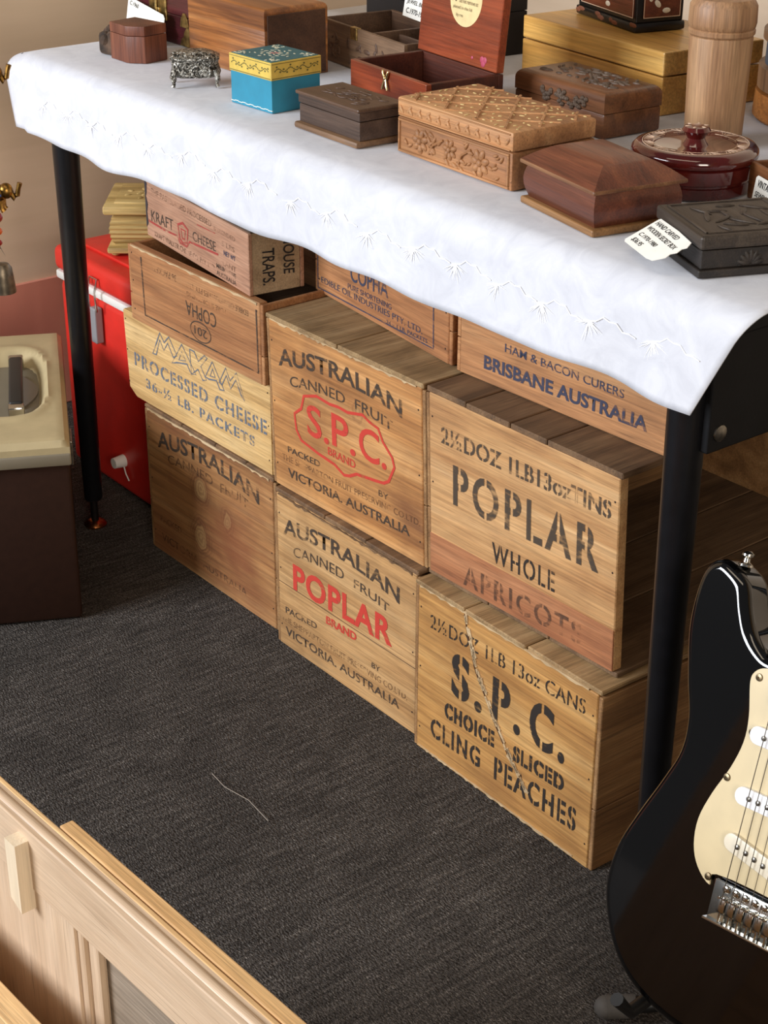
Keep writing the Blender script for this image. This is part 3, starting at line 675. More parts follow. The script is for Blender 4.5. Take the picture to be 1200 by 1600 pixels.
m = MB(); m.prism([(.026, .372), (.042, .372 - .006), (.042, .434), (.026, .430)], Matrix(((1, 0, 0, 0), (0, 0, -1, -.012), (0, 1, 0, 0), (0, 0, 0, 1))), .0); m.bm.free()
m = MB(); v = [(.024, .378), (.040, .370), (.040, .436), (.024, .436)]
a = [m.bm.verts.new((x, -.012, z)) for x, z in v]; b = [m.bm.verts.new((x, .001, z)) for x, z in v]
m.bm.faces.new(a); m.bm.faces.new(b[::-1])
for i in range(4): m.bm.faces.new((a[i], b[i], b[(i + 1) % 4], a[(i + 1) % 4]))
m.build('batten', wood('light_batten', (214, 194, 164), (226, 206, 176), (232, 214, 186), 'Z', 1.1, .45, .0, grain=.1, fleck=.1), cabinet)
cp('front_rail', PLY, -.20, .52, -.062, -.041, .0, .325)
cp('end_panel', PALEV, -.16, -.145, -.041, 0, 0, .325); cp('end_panel', PALEV, .505, .52, -.041, 0, 0, .325)
cp('shelf', PALE, -.145, .505, -.041, 0, .10, .112)

# ------------------------------------------------------------------ electric guitar on its stand
GM = Matrix(((.993, -.118, .003, .373), (.044, .350, -.936, -.182), (.109, .929, .353, .248), (0, 0, 0, 1)))   # across, along the neck, out of the face
G = thing('electric_guitar', 'glossy black electric guitar with cream pickguard leaning on a floor stand', 'guitar'); G.matrix_world = GM
def smooth_closed(pts, n=5):
    out = []; N = len(pts)
    for i in range(N):
        p0, p1, p2, p3 = (Vector(pts[(i + k) % N]) for k in (-1, 0, 1, 2))
        for j in range(n):
            t = j / n
            out.append(.5 * ((2 * p1) + (p2 - p0) * t + (2 * p0 - 5 * p1 + 4 * p2 - p3) * t * t + (3 * p1 - p0 - 3 * p2 + p3) * t ** 3) / 1000)
    return [tuple(q) for q in out]
body = [(-109, 297), (-126, 301), (-141, 290), (-147, 266), (-146, 227), (-134, 180), (-123, 146), (-122, 114), (-134, 81), (-154, 37), (-168, -1), (-171, -42), (-158, -78), (-136, -107), (-104, -127), (-60, -138), (0, -140), (50, -134), (95, -116), (130, -88), (150, -48), (152, -8), (138, 38), (120, 70), (112, 100), (114, 135), (124, 172), (134, 205), (136, 232), (126, 246), (110, 244), (94, 226), (74, 206), (50, 196), (30, 196), (20, 200), (-20, 205), (-34, 226), (-53, 230), (-71, 243), (-82, 262), (-92, 285)]
def rounded_slab(pts, t, r, seg=6):
    n = len(pts); nr = []
    area2 = sum(pts[i - 1][0] * pts[i][1] - pts[i][0] * pts[i - 1][1] for i in range(n)); sg = 1 if area2 > 0 else -1
    for i in range(n):
        d = Vector(pts[(i + 2) % n]) - Vector(pts[i - 2]); d.normalize(); nr.append(Vector((-d.y, d.x)) * sg)
    m = MB(); rings = []
    lev = [(r * (1 - math.sin(PI / 2 * k / seg)), -r * (1 - math.cos(PI / 2 * k / seg))) for k in range(seg + 1)]
    lev = lev + [(o, -t - z) for o, z in lev[::-1]]
    for o, z in lev: rings.append([m.bm.verts.new((p[0] + q.x * o, p[1] + q.y * o, z)) for p, q in zip(pts, nr)])
    for A, B in zip(rings, rings[1:]):
        for i in range(n): m.bm.faces.new((A[i], B[i], B[(i + 1) % n], A[(i + 1) % n]))
    m.bm.faces.new(rings[0]); m.bm.faces.new(rings[-1][::-1]); return m
BK = plain('black_gloss_lacquer', (6, 6, 7), .06, 0, coat=.6)
gb = rounded_slab(smooth_closed(body, 5), .044, .011).build('body', BK, G); gb.location = (0, 0, -.012)
for p in gb.data.polygons: p.use_smooth = True
wn = gb.modifiers.new('wn', 'WEIGHTED_NORMAL'); wn.keep_sharp = False
CREAM = plain('cream_pickguard', (208, 190, 150), .35, 0, .03, 30)
pg = [(-35, 216), (-49, 217), (-58, 209), (-58, 198), (-51, 170), (-50, 146), (-57, 119), (-70, 89), (-78, 61), (-76, 36), (-66, 18), (-49, 7), (-44, 20), (44, 20), (60, 4), (90, -30), (112, -48), (122, -40), (112, 0), (96, 50), (88, 100), (92, 150), (100, 190), (96, 210), (70, 190), (36, 186), (-30, 190)]
m = MB(); m.prism(smooth_closed(pg, 4), None, .0024, .0005); o = m.build('pickguard', CREAM, G); o.location = (0, 0, -.0095)
SCR = plain('pickguard_screw', (110, 96, 74), .35, 1)
for x, y in ((-50, 208), (-43, 158), (-58, 109), (-40, 101), (-39, 54), (-52, 14), (40, 101), (39, 50), (43, 158), (88, 60)):
    m = MB(); m.lathe([(.0038, 0), (.0034, .0012), (.001, .0016), (0, .001)], 14, (x / 1000, y / 1000, -.0094), cap=False); m.build('screw', SCR, G, True)
PKC = plain('white_pickup_cover', (236, 236, 238), .3)
PKC2 = plain('cream_pickup_cover', (222, 212, 190), .3)
for cy, tilt, mt in ((53, -.19, PKC2), (100, 0, PKC), (158, 0, PKC)):
    Mx = Matrix.Translation((0, (cy - (4 if tilt else 0)) / 1000, 0)) @ Matrix.Rotation(tilt, 4, 'Z')
    m = MB(); pts = [(-34 + 8.5 * -math.sin(PI * i / 8) , 8.5 * -math.cos(PI * i / 8) * -1) for i in range(9)]
    oval = [(-.034 - .0085 * math.cos(PI / 2 - PI * i / 8) , .0085 * math.sin(PI / 2 - PI * i / 8)) for i in range(9)] + [(.034 + .0085 * math.cos(-PI / 2 + PI * i / 8), .0085 * math.sin(-PI / 2 + PI * i / 8)) for i in range(9)]
    m.prism(oval, Mx @ Matrix.Translation((0, 0, -.004)), .006, .0008); pk = m.build('pickup', mt, G, 30)
    for i in range(6):
        m = MB(); m.lathe([(.0025, 0), (.0025, .0012), (.002, .0016), (0, .0016)], 14, ((-26 + 10.4 * i) / 1000, 0, -.0042), cap=False); m.xf(Mx); m.build('pole_piece', STEEL, pk, True)
m = MB(); m.box(-.042, .042, -.020, .017, -.0095, -.0065, .0012, 2); m.box(-.042, .042, -.0215, -.019, -.0095, .001, .0006, 1); br = m.build('bridge_plate', CHROME, G, True)
for i in range(6):
    x = (-26 + 10.4 * i) / 1000
    m = MB(); m.lathe([(.0038, 0), (.0036, .0022), (.002, .003), (0, .0026)], 14, ((-27 + 10.8 * i) / 1000, .0118, -.0068), cap=False); m.build('plate_screw', CHROME, br, True)
    m = MB(); m.box(x - .0047, x + .0047, -.010, .005, -.0065, -.0005, .0012, 2); m.tube((x - .0028, .004, -.004), (x - .0028, .004, .0012), .0013, n=8); m.tube((x + .0028, .004, -.004), (x + .0028, .004, .0012), .0013, n=8)
    m.tube((x, -.0205, -.003), (x, -.008, -.003), .0014, n=8); m.build('saddle', CHROME, br, True)
m = MB(); m.lathe([(.0, 0), (.0075, 0), (.007, .002), (.0035, .004), (.003, .0075), (.0062, .010), (.0062, .012), (.003, .0145), (0, .0145)], 20, cap=False)
m.xf(Matrix.Translation((-.111, .298, -.034)) @ Matrix.Rotation(-.0, 4, 'Z') @ Matrix.Rotation(-PI / 2 + .0, 4, 'X')); m.build('strap_button', CHROME, G, True)
MAPLE = wood('maple_neck', (180, 140, 90), (206, 166, 112), (220, 184, 132), 'Y', 1, .35, .1); ROSE = wood('rosewood_board', (52, 30, 24), (76, 46, 36), (96, 62, 48), 'Y', 1, .4, .2)
def taper(y0, y1, w0, w1, z0, z1):
    m = MB(); v = [m.bm.verts.new(p) for p in ((-w0, y0, z0), (w0, y0, z0), (w1, y1, z0), (-w1, y1, z0), (-w0, y0, z1), (w0, y0, z1), (w1, y1, z1), (-w1, y1, z1))]
    for f in ((0, 1, 2, 3), (4, 5, 6, 7), (0, 1, 5, 4), (1, 2, 6, 5), (2, 3, 7, 6), (3, 0, 4, 7)): m.bm.faces.new([v[i] for i in f])
    return m
nk = taper(.190, .648, .0275, .021, -.03, -.008).build('neck', MAPLE, G)
fb = taper(.188, .648, .0278, .0212, -.0085, -.0035).build('fretboard', ROSE, G)
for i in range(1, 22):
    y = .648 / 2 ** (i / 12)
    m = MB(); w = .021 + .0065 * (.648 - y) / .46; m.tube((-w, y, -.0032), (w, y, -.0032), .0011, n=6); m.build('fret', STEEL, fb, True)
hs = smooth_closed([(-21, 648), (-26, 672), (-40, 690), (-44, 712), (-38, 735), (-20, 790), (0, 828), (20, 836), (32, 818), (30, 790), (24, 760), (26, 700), (21, 648)], 4)
m = MB(); m.prism(hs, Matrix.Translation((0, 0, -.008)), .014, .001); hh_ = m.build('headstock', MAPLE, G)
for i in range(6):
    m = MB(); y = .680 + .023 * i; x = -.030 + .006 * i; m.tube((x, y, -.008), (x, y, .003), .003, n=12); m.tube((x, y, -.016), (x - .03, y, -.016), .003, n=8); m.ell((x - .034, y, -.016), (.007, .005, .004)); m.build('tuner', CHROME, hh_, True)
STRM = plain('string_steel', (96, 88, 76), .35, 1)
for i in range(6):
    m = MB(); m.path([((-26 + 10.4 * i) / 1000, -.002, -.0003), ((-17.5 + 7 * i) / 1000, .648, -.0005), (-.030 + .006 * i, .680 + .023 * i, -.001)], .00052 - .00005 * i, 6); m.build('string', STRM, G, True)
for x, y in ((85, 20), (98, -10), (106, -36)):
    m = MB(); m.lathe([(.0115, 0), (.0115, .003), (.0085, .006), (.0078, .014), (0, .015)], 24, (x / 1000, y / 1000, -.0095), cap=False); m.build('knob', PKC, G, True)
# stand
ST = thing('guitar_stand', 'black tubular guitar stand on the carpet beneath the guitar', 'stand', (.33, -.075, 0))
SB = plain('black_tube', (22, 21, 20), .45, 0, .1, 50); FOAM = plain('grey_rubber', (74, 70, 66), .75, 0, .1, 60)
hub = (.0, .08, .10)
for p in ((-.120, -.092, .013), (.20, -.06, .013), (.03, .26, .013)):
    m = MB(); m.path([hub, (p[0] * .45, hub[1] + (p[1] - hub[1]) * .45, .03), (p[0] * .7, hub[1] + (p[1] - hub[1]) * .7, .016), p], .009, 12); lg = m.build('leg', SB, ST, True)
    d = Vector((p[0], p[1] - hub[1], 0)).normalized(); q = Vector(p) + d * .006
    m = MB(); m.tube(q - d * .03, q, .0125, n=20); m.ell(q, (.0125, .0125, .012), None, 16, 10); m.build('rubber_foot', FOAM, lg, True)
m = MB(); m.tube(hub, (-.055, .235, .93), .009, .008); m.build('post', SB, ST, True)
for sx_ in (-.06, .06):
    m = MB(); m.path([(0, .08, .12), (sx_, .05, .115), (sx_ + .012, -.0, .108), (sx_ + .012, -.052, .100), (sx_ + .012, -.145, .088), (sx_ + .012, -.165, .115)], .007, 10); ar = m.build('cradle_arm', SB, ST, True)
m = MB(); m.path([(-.055, .235, .92), (-.085, .20, .93), (-.085, .165, .94)], .006, 10); m.path([(-.055, .235, .92), (-.01, .215, .93), (-.003, .18, .94)], .006, 10); m.build('neck_rest', SB, ST, True)

# ------------------------------------------------------------------ things on the table
ZT = .7522
def bx(o, name, mat, *b, bev=.001, seg=2, sm=False, lab=None, M=None, top=False):
    m = MB(); m.box(*b, bev, seg, M, top); return m.build(name, mat, o, sm, lab)
# big carved box
CARVE = wood('tan_carved_wood', (150, 102, 62), (192, 138, 90), (212, 164, 114), 'X', 1., .6, .35, (96, 62, 36))
CARVD = wood('carved_ground', (122, 80, 48), (164, 112, 70), (188, 138, 92), 'X', 1., .65, .4)
INL = plain('brass_inlay', (214, 190, 132), .5, 0, .1, 90)
cb = thing('carved_box', 'large tan carved box with flowers on the front and brass inlaid lattice lid', 'box', (-.402, .026, ZT), -.04)
w, d, h = .208, .118, .064
bx(cb, 'body', CARVD, 0, w, 0, d, 0, .042, bev=.003, sm=True); ld = bx(cb, 'lid', CARVE, 0, w, 0, d, .0425, h, bev=.003, sm=True)
m = MB()
for (a0, a1, b0, b1) in ((.004, w - .004, .002, .005), (.004, w - .004, .0375, .0405), (.004, .007, .005, .038), (w - .007, w - .004, .005, .038)): m.box(a0, a1, -.0022, .001, b0, b1, .0008, 1)
rn = random.Random(5)
def flower(m, cx, cz, r, n=7, y=-.0005, t=.0028):
    for i in range(n):
        a = 2 * PI * i / n + .3; m.ell((cx + math.cos(a) * r * .6, y, cz + math.sin(a) * r * .6), (r * .42, t, r * .27), Euler((0, -a, 0)).to_matrix(), 8, 6)
    m.ell((cx, y - .001, cz), (r * .26, t, r * .26), None, 8, 6)
def leaf(m, cx, cz, L, a, y=-.0004, t=.0022): m.ell((cx + math.cos(a) * L * .5, y, cz + math.sin(a) * L * .5), (L * .5, t, L * .2), Euler((0, -a, 0)).to_matrix(), 8, 6)
for cx, cz, r_ in ((.045, .021, .0145), (.100, .023, .012), (.154, .020, .0155)): flower(m, cx, cz, r_)
for i in range(46):
    x = rn.uniform(.012, w - .012); z = rn.uniform(.008, .036)
    if all((x - cx) ** 2 + (z - cz) ** 2 > (r_ * .95) ** 2 for cx, cz, r_ in ((.045, .021, .0145), (.100, .023, .012), (.154, .020, .0155))): leaf(m, x, z, rn.uniform(.007, .012), rn.choice((.7, 2.4, -.6, 3.8)) + rn.uniform(-.4, .4))
for x0, x1 in ((.062, .088), (.116, .138)): m.path([(x0, -.001, .01), ((x0 + x1) / 2 - .004, -.0022, .022), (x1, -.001, .031)], .0013, 6)
m.build('carved_flowers', CARVE, cb, True)
m = MB()
for i in range(22):
    x = .012 + i * (w - .024) / 21; leaf(m, x, .0465 + (.002 if i % 2 else 0), .011, (.9 if i % 2 else 2.2), -.0004, .0018)
for a0 in (.0435, .0605): m.box(.004, w - .004, -.0016, .001, a0, a0 + .0014, .0005, 1)
m.build('carved_band', CARVE, ld, True)
m = MB()
def bar(m, x0, y0, x1, y1, wd, z0, z1):
    d_ = Vector((x1 - x0, y1 - y0, 0)); L = d_.length; a = math.atan2(d_.y, d_.x); m.box(0, L, -wd / 2, wd / 2, z0, z1, .0004, 1, M=Matrix.Translation((x0, y0, 0)) @ Matrix.Rotation(a, 4, 'Z'))
for i in range(5):
    x = .012 + i * .046; bar(m, x, .003, max(.003, x - .0) + .0, d - .003, .0028, h - .0005, h + .0014) if False else None
for (x0, y0, x1, y1) in ((.008, .075, .05, .116), (.004, .022, .10, .116), (.035, .003, .15, .116), (.085, .003, .2, .116), (.135, .003, .204, .070), (.03, .003, .004, .03), (.085, .003, .004, .084), (.14, .003, .03, .116), (.19, .003, .08, .116), (.204, .04, .13, .116), (.204, .09, .178, .116)):
    bar(m, x0, y0, x1, y1, .003, h - .0005, h + .0014)
m.build('lattice', CARVE, ld)
m = MB()
for i in range(120):
    x, y, a = (.012 + (i % 15) * .0131 + rn.uniform(-.004, .004)), (.010 + (i // 15) * .0138 + rn.uniform(-.004, .004)), rn.uniform(0, PI); m.ell((x, y, h + .0003), (rn.uniform(.0012, .0048), rn.uniform(.0008, .0016), .0007), Euler((0, 0, a)).to_matrix(), 7, 5)
m.build('inlay', INL, ld, True)

# domed trinket box
MAH = wood('worn_mahogany', (72, 34, 22), (108, 56, 36), (140, 80, 50), 'X', 1.2, .42, .3, (64, 30, 20), coat=.25)
WORN = wood('worn_edge_wood', (112, 76, 42), (150, 108, 64), (172, 130, 84), 'X', 1.2, .55, .2)
db = thing('domed_box', 'reddish brown box with a hipped cushion lid and pale worn edges', 'box', (-.158, .003, ZT), -.2)
w, d = .134, .103
bx(db, 'plinth', WORN, -.003, w + .003, -.003, d + .003, 0, .0075, bev=.002)
m = MB(); rings = []
for t in range(9):
    z = .0075 + .034 * t / 8; o_ = .004 - .005 * math.sin(PI * t / 8 * .9) 
    rings.append([m.bm.verts.new(p) for p in ((o_, o_, z), (w - o_, o_, z), (w - o_, d - o_, z), (o_, d - o_, z))])
for a, b in zip(rings, rings[1:]):
    for i in range(4): m.bm.faces.new((a[i], a[(i + 1) % 4], b[(i + 1) % 4], b[i]))
m.bm.faces.new(rings[0][::-1]); m.bm.faces.new(rings[-1]); m.build('body', MAH, db, 30)
m = MB(); rings = []
for k in range(11):
    t = k / 10; o_ = -.004 + (.042) * t; z = .0465 + .021 * math.sin(t * PI / 2 * .95)
    rings.append([m.bm.verts.new(p) for p in ((o_, o_, z), (w - o_, o_, z), (w - o_, d - o_, z), (o_, d - o_, z))])
for a, b in zip(rings, rings[1:]):
    for i in range(4): m.bm.faces.new((a[i], a[(i + 1) % 4], b[(i + 1) % 4], b[i]))
m.bm.faces.new(rings[-1]); m.bm.faces.new(rings[0][::-1]); l_ = m.build('lid', MAH, db, 30)
bx(l_, 'lid_edge', wood('worn_lid_edge', (84, 50, 30), (118, 76, 46), (156, 112, 72), 'X', 1.2, .5, .4), -.0045, w + .0045, -.0045, d + .0045, .0425, .0472, bev=.0018)

# black carved box with tag
BCW = wood('blackened_wood', (24, 19, 16), (40, 32, 27), (60, 50, 42), 'X', 1.3, .5, .2)
BCT = wood('grey_black_lid', (46, 38, 31), (66, 55, 46), (90, 78, 66), 'X', 1.3, .5, .2)
bb = thing('black_box', 'low black carved box with relief lid at the front right corner of the table', 'box', (.028, .009, ZT), -.41)
w, d = .105, .112
bx(bb, 'plinth', BCW, -.003, w + .003, -.003, d + .003, 0, .008, bev=.0015); bx(bb, 'body', BCW, 0, w, 0, d, .008, .026)
l_ = bx(bb, 'lid', BCT, -.002, w + .002, -.002, d + .002, .0265, .040, bev=.003)
m = MB()
for a in ((.006, w - .006, .006, .0075), (.006, w - .006, d - .0075, d - .006), (.006, .0075, .006, d - .006), (w - .0075, w - .006, .006, d - .006)): m.box(a[0], a[1], a[2], a[3], .0395, .0412)
def vell(m, x, y, z, L, a, wd=.0022, t=.0018): m.ell((x, y, z), (L / 2, wd, t), Euler((0, 0, a)).to_matrix(), 8, 6)
for (x, y, L, a) in ((.03, .03, .03, .4), (.035, .045, .02, 1.4), (.05, .05, .035, .1), (.06, .04, .03, 2.2), (.07, .055, .03, .7), (.078, .045, .025, 1.2), (.062, .07, .04, .25), (.04, .07, .025, 2.6), (.08, .075, .02, 1.8), (.03, .085, .03, .9), (.06, .09, .045, .1), (.086, .03, .02, .3), (.05, .028, .03, 2.8), (.075, .095, .015, 1.), (.02, .06, .02, 1.5)): vell(m, x, y, .0405, L, a, .0028)
m.build('relief', BCT, l_, True)
m = MB()
for i in range(7): leaf(m, .05, .01, .014, PI * (i + .5) / 7, .0, .0012)
m.build('carved_fan', BCW, bb, True)
m = MB()
for i in range(7): leaf(m, .05, .01, .014, PI * (i + .5) / 7, .0, .0012)
m.xf(Matrix.Translation((w, 0, 0)) @ Matrix.Rotation(PI / 2, 4, 'Z')); m.build('carved_fan', BCW, bb, True)

def card(name, label, P0, P1, P3, outline, lines, t=.0006, cat='price tag', mat=CARD):
    """card spanning P0->P1 (text direction) and P0->P3 (downwards on the card), outline in 0..1 fractions"""
    P0, P1, P3 = Vector(P0), Vector(P1), Vector(P3); X = P1 - P0; Wd = X.length; X = X.normalized(); D = P3 - P0; Hh = D.length
    Nn = X.cross(-D).normalized(); Y = Nn.cross(X)
    M = Matrix(((X.x, Y.x, Nn.x, P0.x), (X.y, Y.y, Nn.y, P0.y), (X.z, Y.z, Nn.z, P0.z), (0, 0, 0, 1)))
    m = MB(); m.prism([(a * Wd, -b * Hh) for a, b in outline], M, t); o = m.build(name, mat); tag(o, label, cat, 'handwritten price tags on the table')
    for s, x0, x1, y, hh in lines:
        Mt = M @ Matrix(((1, 0, 0, 0), (0, 0, 1, 0), (0, 1, 0, .0003), (0, 0, 0, 1)))
        text(o, s, x0 * Wd, x1 * Wd, -y * Hh, hh * Hh, PEN, bold=.012, shear=.25, M=Mt, y=0, name='handwriting')
    return o
scal = [(.03, 0), (.97, .0), (1, .06), (1, .78), (.96, .86), (.90, .90), (.86, .98), (.72, .99)][:0]
# tag leaning on the black box
card('price_tag', 'white scalloped price tag leaning against the front of the black carved box', (.0425, -.002, .7835), (.112, -.0345, .7835), (.0065, -.016, .769),
     [(.0, .0), (.55, -.03), (1., .0), (1.06, .16), (1.02, .26), (1.04, .40), (.98, .52), (1.0, .66), (.94, .80), (.88, .92), (.74, .97), (.03, 1.0), (-.02, .95), (-.02, .06)],
     (('HAND CARVED', .04, .74, .20, .13), ('WOODEN SECRET BOX', .04, .93, .42, .13), ('C.1970-1980', .06, .60, .66, .12), ('$36.95', .08, .38, .89, .15)))

# round lacquer box
LAC = plain('dark_red_lacquer', (78, 20, 18), .12, 0, .25, 30, coat=.8)
rb = thing('round_box', 'round dark red lacquer box with incised lid and centre knob', 'box', (-.092, .188, ZT))
m = MB(); m.lathe([(.058, 0), (.061, .002), (.062, .013), (.0605, .014), (.0605, .016), (.064, .018), (.065, .032), (.063, .034), (.060, .035)], 64); m.build('body', LAC, rb, True)
m = MB(); m.lathe([(.060, .035), (.067, .0355), (.0685, .039), (.0675, .044), (.064, .048), (.058, .0495), (.048, .0485), (.043, .0465), (.02, .0465), (.0, .0465)], 64, cap=False); l_ = m.build('lid', LAC, rb, True)
m = MB(); m.lathe([(0, .046), (.014, .0465), (.0115, .050), (.0095, .054), (.0125, .059), (.0155, .062), (.013, .066), (.006, .0675), (0, .0675)], 32, cap=False); m.build('knob', LAC, l_, True)
m = MB(); PAL = plain('pale_incised_line', (206, 176, 150), .5)
def lbar(x0, y0, x1, y1, wd=.0007, z=.0492): bar(m, x0, y0, x1, y1, wd, z, z + .0006)
for i in range(48):
    a0, a1 = 2 * PI * i / 48, 2 * PI * (i + 1) / 48
    for rr_ in (.0565, .0445):
        if rr_ > .05 or i % 8 < 6: lbar(rr_ * math.cos(a0), rr_ * math.sin(a0), rr_ * math.cos(a1), rr_ * math.sin(a1), .0009, .0484 if rr_ < .05 else .0494)
for i in range(12):
    a = 2 * PI * i / 12
    for q in (-.2, -.1, 0., .1, .2):
        lbar(.0455 * math.cos(a + q * .3), .0455 * math.sin(a + q * .3), .0555 * math.cos(a + q), .0555 * math.sin(a + q))
m.build('incised_pattern', PAL, l_)
m = MB()
for i in range(6): a = i * PI / 3; m.ell((.010 * math.cos(a), .010 * math.sin(a), .0668), (.0032, .0018, .0008), Euler((0, 0, a)).to_matrix(), 8, 5)
m.build('knob_inlay', PAL, l_, True)

# turned wooden cylinder
TUR = wood('turned_light_wood', (138, 98, 66), (176, 134, 96), (196, 158, 118), 'Z', 1., .5, .3, (120, 78, 52))
tc_ = thing('wooden_canister', 'tall turned light wood canister with grooved rim behind the round box', 'canister', (-.205, .343, ZT))
m = MB(); m.lathe([(.032, 0), (.0335, .002), (.0352, .07), (.0365, .124), (.0362, .126), (.0355, .1265), (.0365, .1275)], 56); m.build('body', TUR, tc_, True)
m = MB(); m.lathe([(.0365, .1275), (.038, .129), (.0383, .133), (.0372, .1345), (.0366, .135), (.0378, .136), (.0390, .141), (.0385, .160), (.034, .168), (.0, .172)], 56, cap=False); m.build('top', TUR, tc_, True)

# round-edged carved box behind
RND = wood('brown_polished_wood', (78, 46, 26), (118, 74, 44), (146, 98, 60), 'X', 1., .4, .3, coat=.2)
ROU = wood('grey_brown_carving', (70, 54, 42), (98, 80, 66), (124, 106, 90), 'X', 2., .5, .2)
re_ = thing('rounded_box', 'brown box with rounded edges and carved leaf panel behind the lattice box', 'box', (-.466, .264, ZT), -.074)
w, d, h = .172, .090, .055
bx(re_, 'body', RND, 0, w, 0, d, 0, .030, bev=.003, sm=True); l_ = bx(re_, 'lid', RND, 0, w, 0, d, .0302, h, bev=.011, seg=6, sm=True, top=True)
m = MB(); rn = random.Random(11)
for i in range(85): x, y = rn.uniform(.022, w - .016), rn.uniform(.022, d - .014); vell(m, x, y, h - .0002, rn.uniform(.009, .018), rn.choice((.5, 2.5)) + rn.uniform(-.5, .5), .0022, .0022)
m.build('carved_leaves', ROU, l_, True)
m = MB()
for i in range(42): x = .055 + rn.uniform(0, .085); z = .034 + rn.uniform(-.006, .009); m.ell((x, -.0005, z), (.0035, .0035, .003), None, 7, 5)
m.build('carved_grapes', ROU, re_, True)

# pine case with lacquer cabinet on top
PNE = wood('golden_pine', (180, 126, 56), (218, 166, 86), (232, 188, 108), 'X', .7, .42, .12, coat=.15)
pc = thing('pine_case', 'long golden pine case with flat lid at the back of the table', 'case', (-.628, .422, ZT), -.102)
w, d = .293, .165
bx(pc, 'body', PNE, 0, w, 0, d, 0, .047, bev=.0015); bx(pc, 'lid', PNE, 0, w, 0, d, .0485, .078, bev=.002)
LQ = plain('black_worn_lacquer', (26, 23, 22), .3, 0, .3, 60); LQR = wood('red_brown_lacquer', (78, 34, 20), (112, 54, 32), (140, 76, 46), 'X', 1.5, .35, .5, (60, 44, 30), coat=.3)
lc = thing('lacquer_cabinet', 'small black lacquer cabinet with red brown doors standing on the pine case', 'cabinet', (-.590, .488, ZT + .0785), -.253)
w, d, h = .150, .070, .12
bx(lc, 'base', LQ, -.003, w + .003, -.003, d + .003, 0, .012, bev=.003, sm=True); bx(lc, 'body', LQ, 0, w, 0, d, .012, h)
for side in range(2):
    L = w if side == 0 else d; dr = None
    Mx = Matrix.Identity(4) if side == 0 else Matrix.Translation((w, 0, 0)) @ Matrix.Rotation(PI / 2, 4, 'Z')
    m = MB(); m.box(.010, L - .006, -.0016, .001, .018, h - .01, .0005, 1); m.xf(Mx); dr = m.build('door' if side == 0 else 'side_panel', LQR, lc)
    m = MB()
    m.ribbon([(.010, .018), (L - .006, .018), (L - .006, h - .01), (.010, h - .01)], .0016, True, -.002); m.xf(Mx); m.build('inlay_border', PAL, dr, fix=False)
    m = MB()
    for q in range(4): m.ell((L * .45 + .012 * math.cos(q * 1.7), -.0018, .026 + .009 * q), (.006, .0006, .0035), Euler((0, q * .8, 0)).to_matrix(), 8, 6)
    m.xf(Mx); m.build('shell_inlay', plain('mother_of_pearl', (226, 216, 196), .25), dr, True)
m = MB(); rn = random.Random(2)
for i in range(9): m.ell((rn.uniform(0, w), -.003, rn.uniform(.003, .01)), (rn.uniform(.004, .011), .0008, .003), None, 8, 5)
m.build('worn_patches', plain('worn_red_wood', (120, 70, 46), .6), lc, True)

# open red-brown box
RBW = wood('red_brown_wood', (96, 36, 18), (150, 66, 34), (178, 92, 52), 'X', .8, .38, .25, coat=.3)
RBI = wood('dark_red_inside', (52, 22, 14), (82, 36, 22), (104, 50, 30), 'X', .8, .5, .3)
ob = thing('open_box', 'open red brown box with its lid standing up and a brass bow clasp', 'box', (-.622, .124, ZT), -.10)
w, d, h, t_ = .174, .113, .057, .008
bx(ob, 'front_board', RBW, 0, w, 0, t_, 0, h); bx(ob, 'back_board', RBI, 0, w, d - t_, d, 0, h); bx(ob, 'left_board', RBI, 0, t_, t_, d - t_, 0, h); bx(ob, 'right_board', RBI, w - t_, w, t_, d - t_, 0, h); bx(ob, 'base_board', RBI, t_, w - t_, t_, d - t_, 0, .004)
ML = Matrix.Translation((0, d, h)) @ Matrix.Rotation(-.10, 4, 'X')
m = MB(); m.box(0, w, -.012, .0, .001, .13, .001, 1, M=ML); l_ = m.build('lid', RBW, ob)
m = MB(); m.prism([(.034 * math.cos(2 * PI * i / 36), .034 * math.sin(2 * PI * i / 36)) for i in range(36)], ML @ Matrix(((1, 0, 0, .097), (0, 0, -1, -.0124), (0, 1, 0, .078), (0, 0, 0, 1))), .0006); lb = m.build('paper_label', plain('cream_paper', (226, 204, 150), .7, 0, .05, 60), l_)
SEP = plain('sepia_ink', (92, 70, 44), .8)
MT = ML @ Matrix(((1, 0, 0, -.002), (0, 1, 0, -.0134), (0, 0, 1, 0), (0, 0, 0, 1)))
text(lb, 'M', .070, .082, .072, .018, PEN, shear=.3, M=MT, y=0); text(lb, 'to the most', .086, .122, .081, .005, SEP, M=MT, y=0); text(lb, 'do not remove at', .086, .126, .072, .005, SEP, M=MT, y=0)
text(lb, 'placed in the lid', .074, .114, .063, .005, SEP, M=MT, y=0); text(lb, 'by me', .082, .096, .054, .005, SEP, M=MT, y=0)
m = MB()
for cx, cz, r_ in ((.143, .012, .0042), (.149, .012, .0042), (.146, .008, .0045), (.122, .011, .0022)): m.ell((cx, -.0122, cz), (r_, .0008, r_), None, 10, 6)
m.xf(ML); m.build('pink_mark', plain('pink_paint', (176, 70, 96), .5), l_, True)
m = MB(); zc = h - .008
for sx_ in (-1, 1):
    m.ell((.086 + sx_ * .0045, -.002, zc + .004), (.0022, .002, .0065), Euler((0, sx_ * .35, 0)).to_matrix(), 10, 8); m.path([(.086 + sx_ * .001, -.002, zc - .001), (.086 + sx_ * .004, -.003, zc - .009), (.086 + sx_ * .006, -.003, zc - .014)], .0016, 8)
m.ell((.086, -.003, zc), (.0025, .0022, .0025)); m.build('bow_clasp', BRASSY, ob, True, label='brass bow clasp')

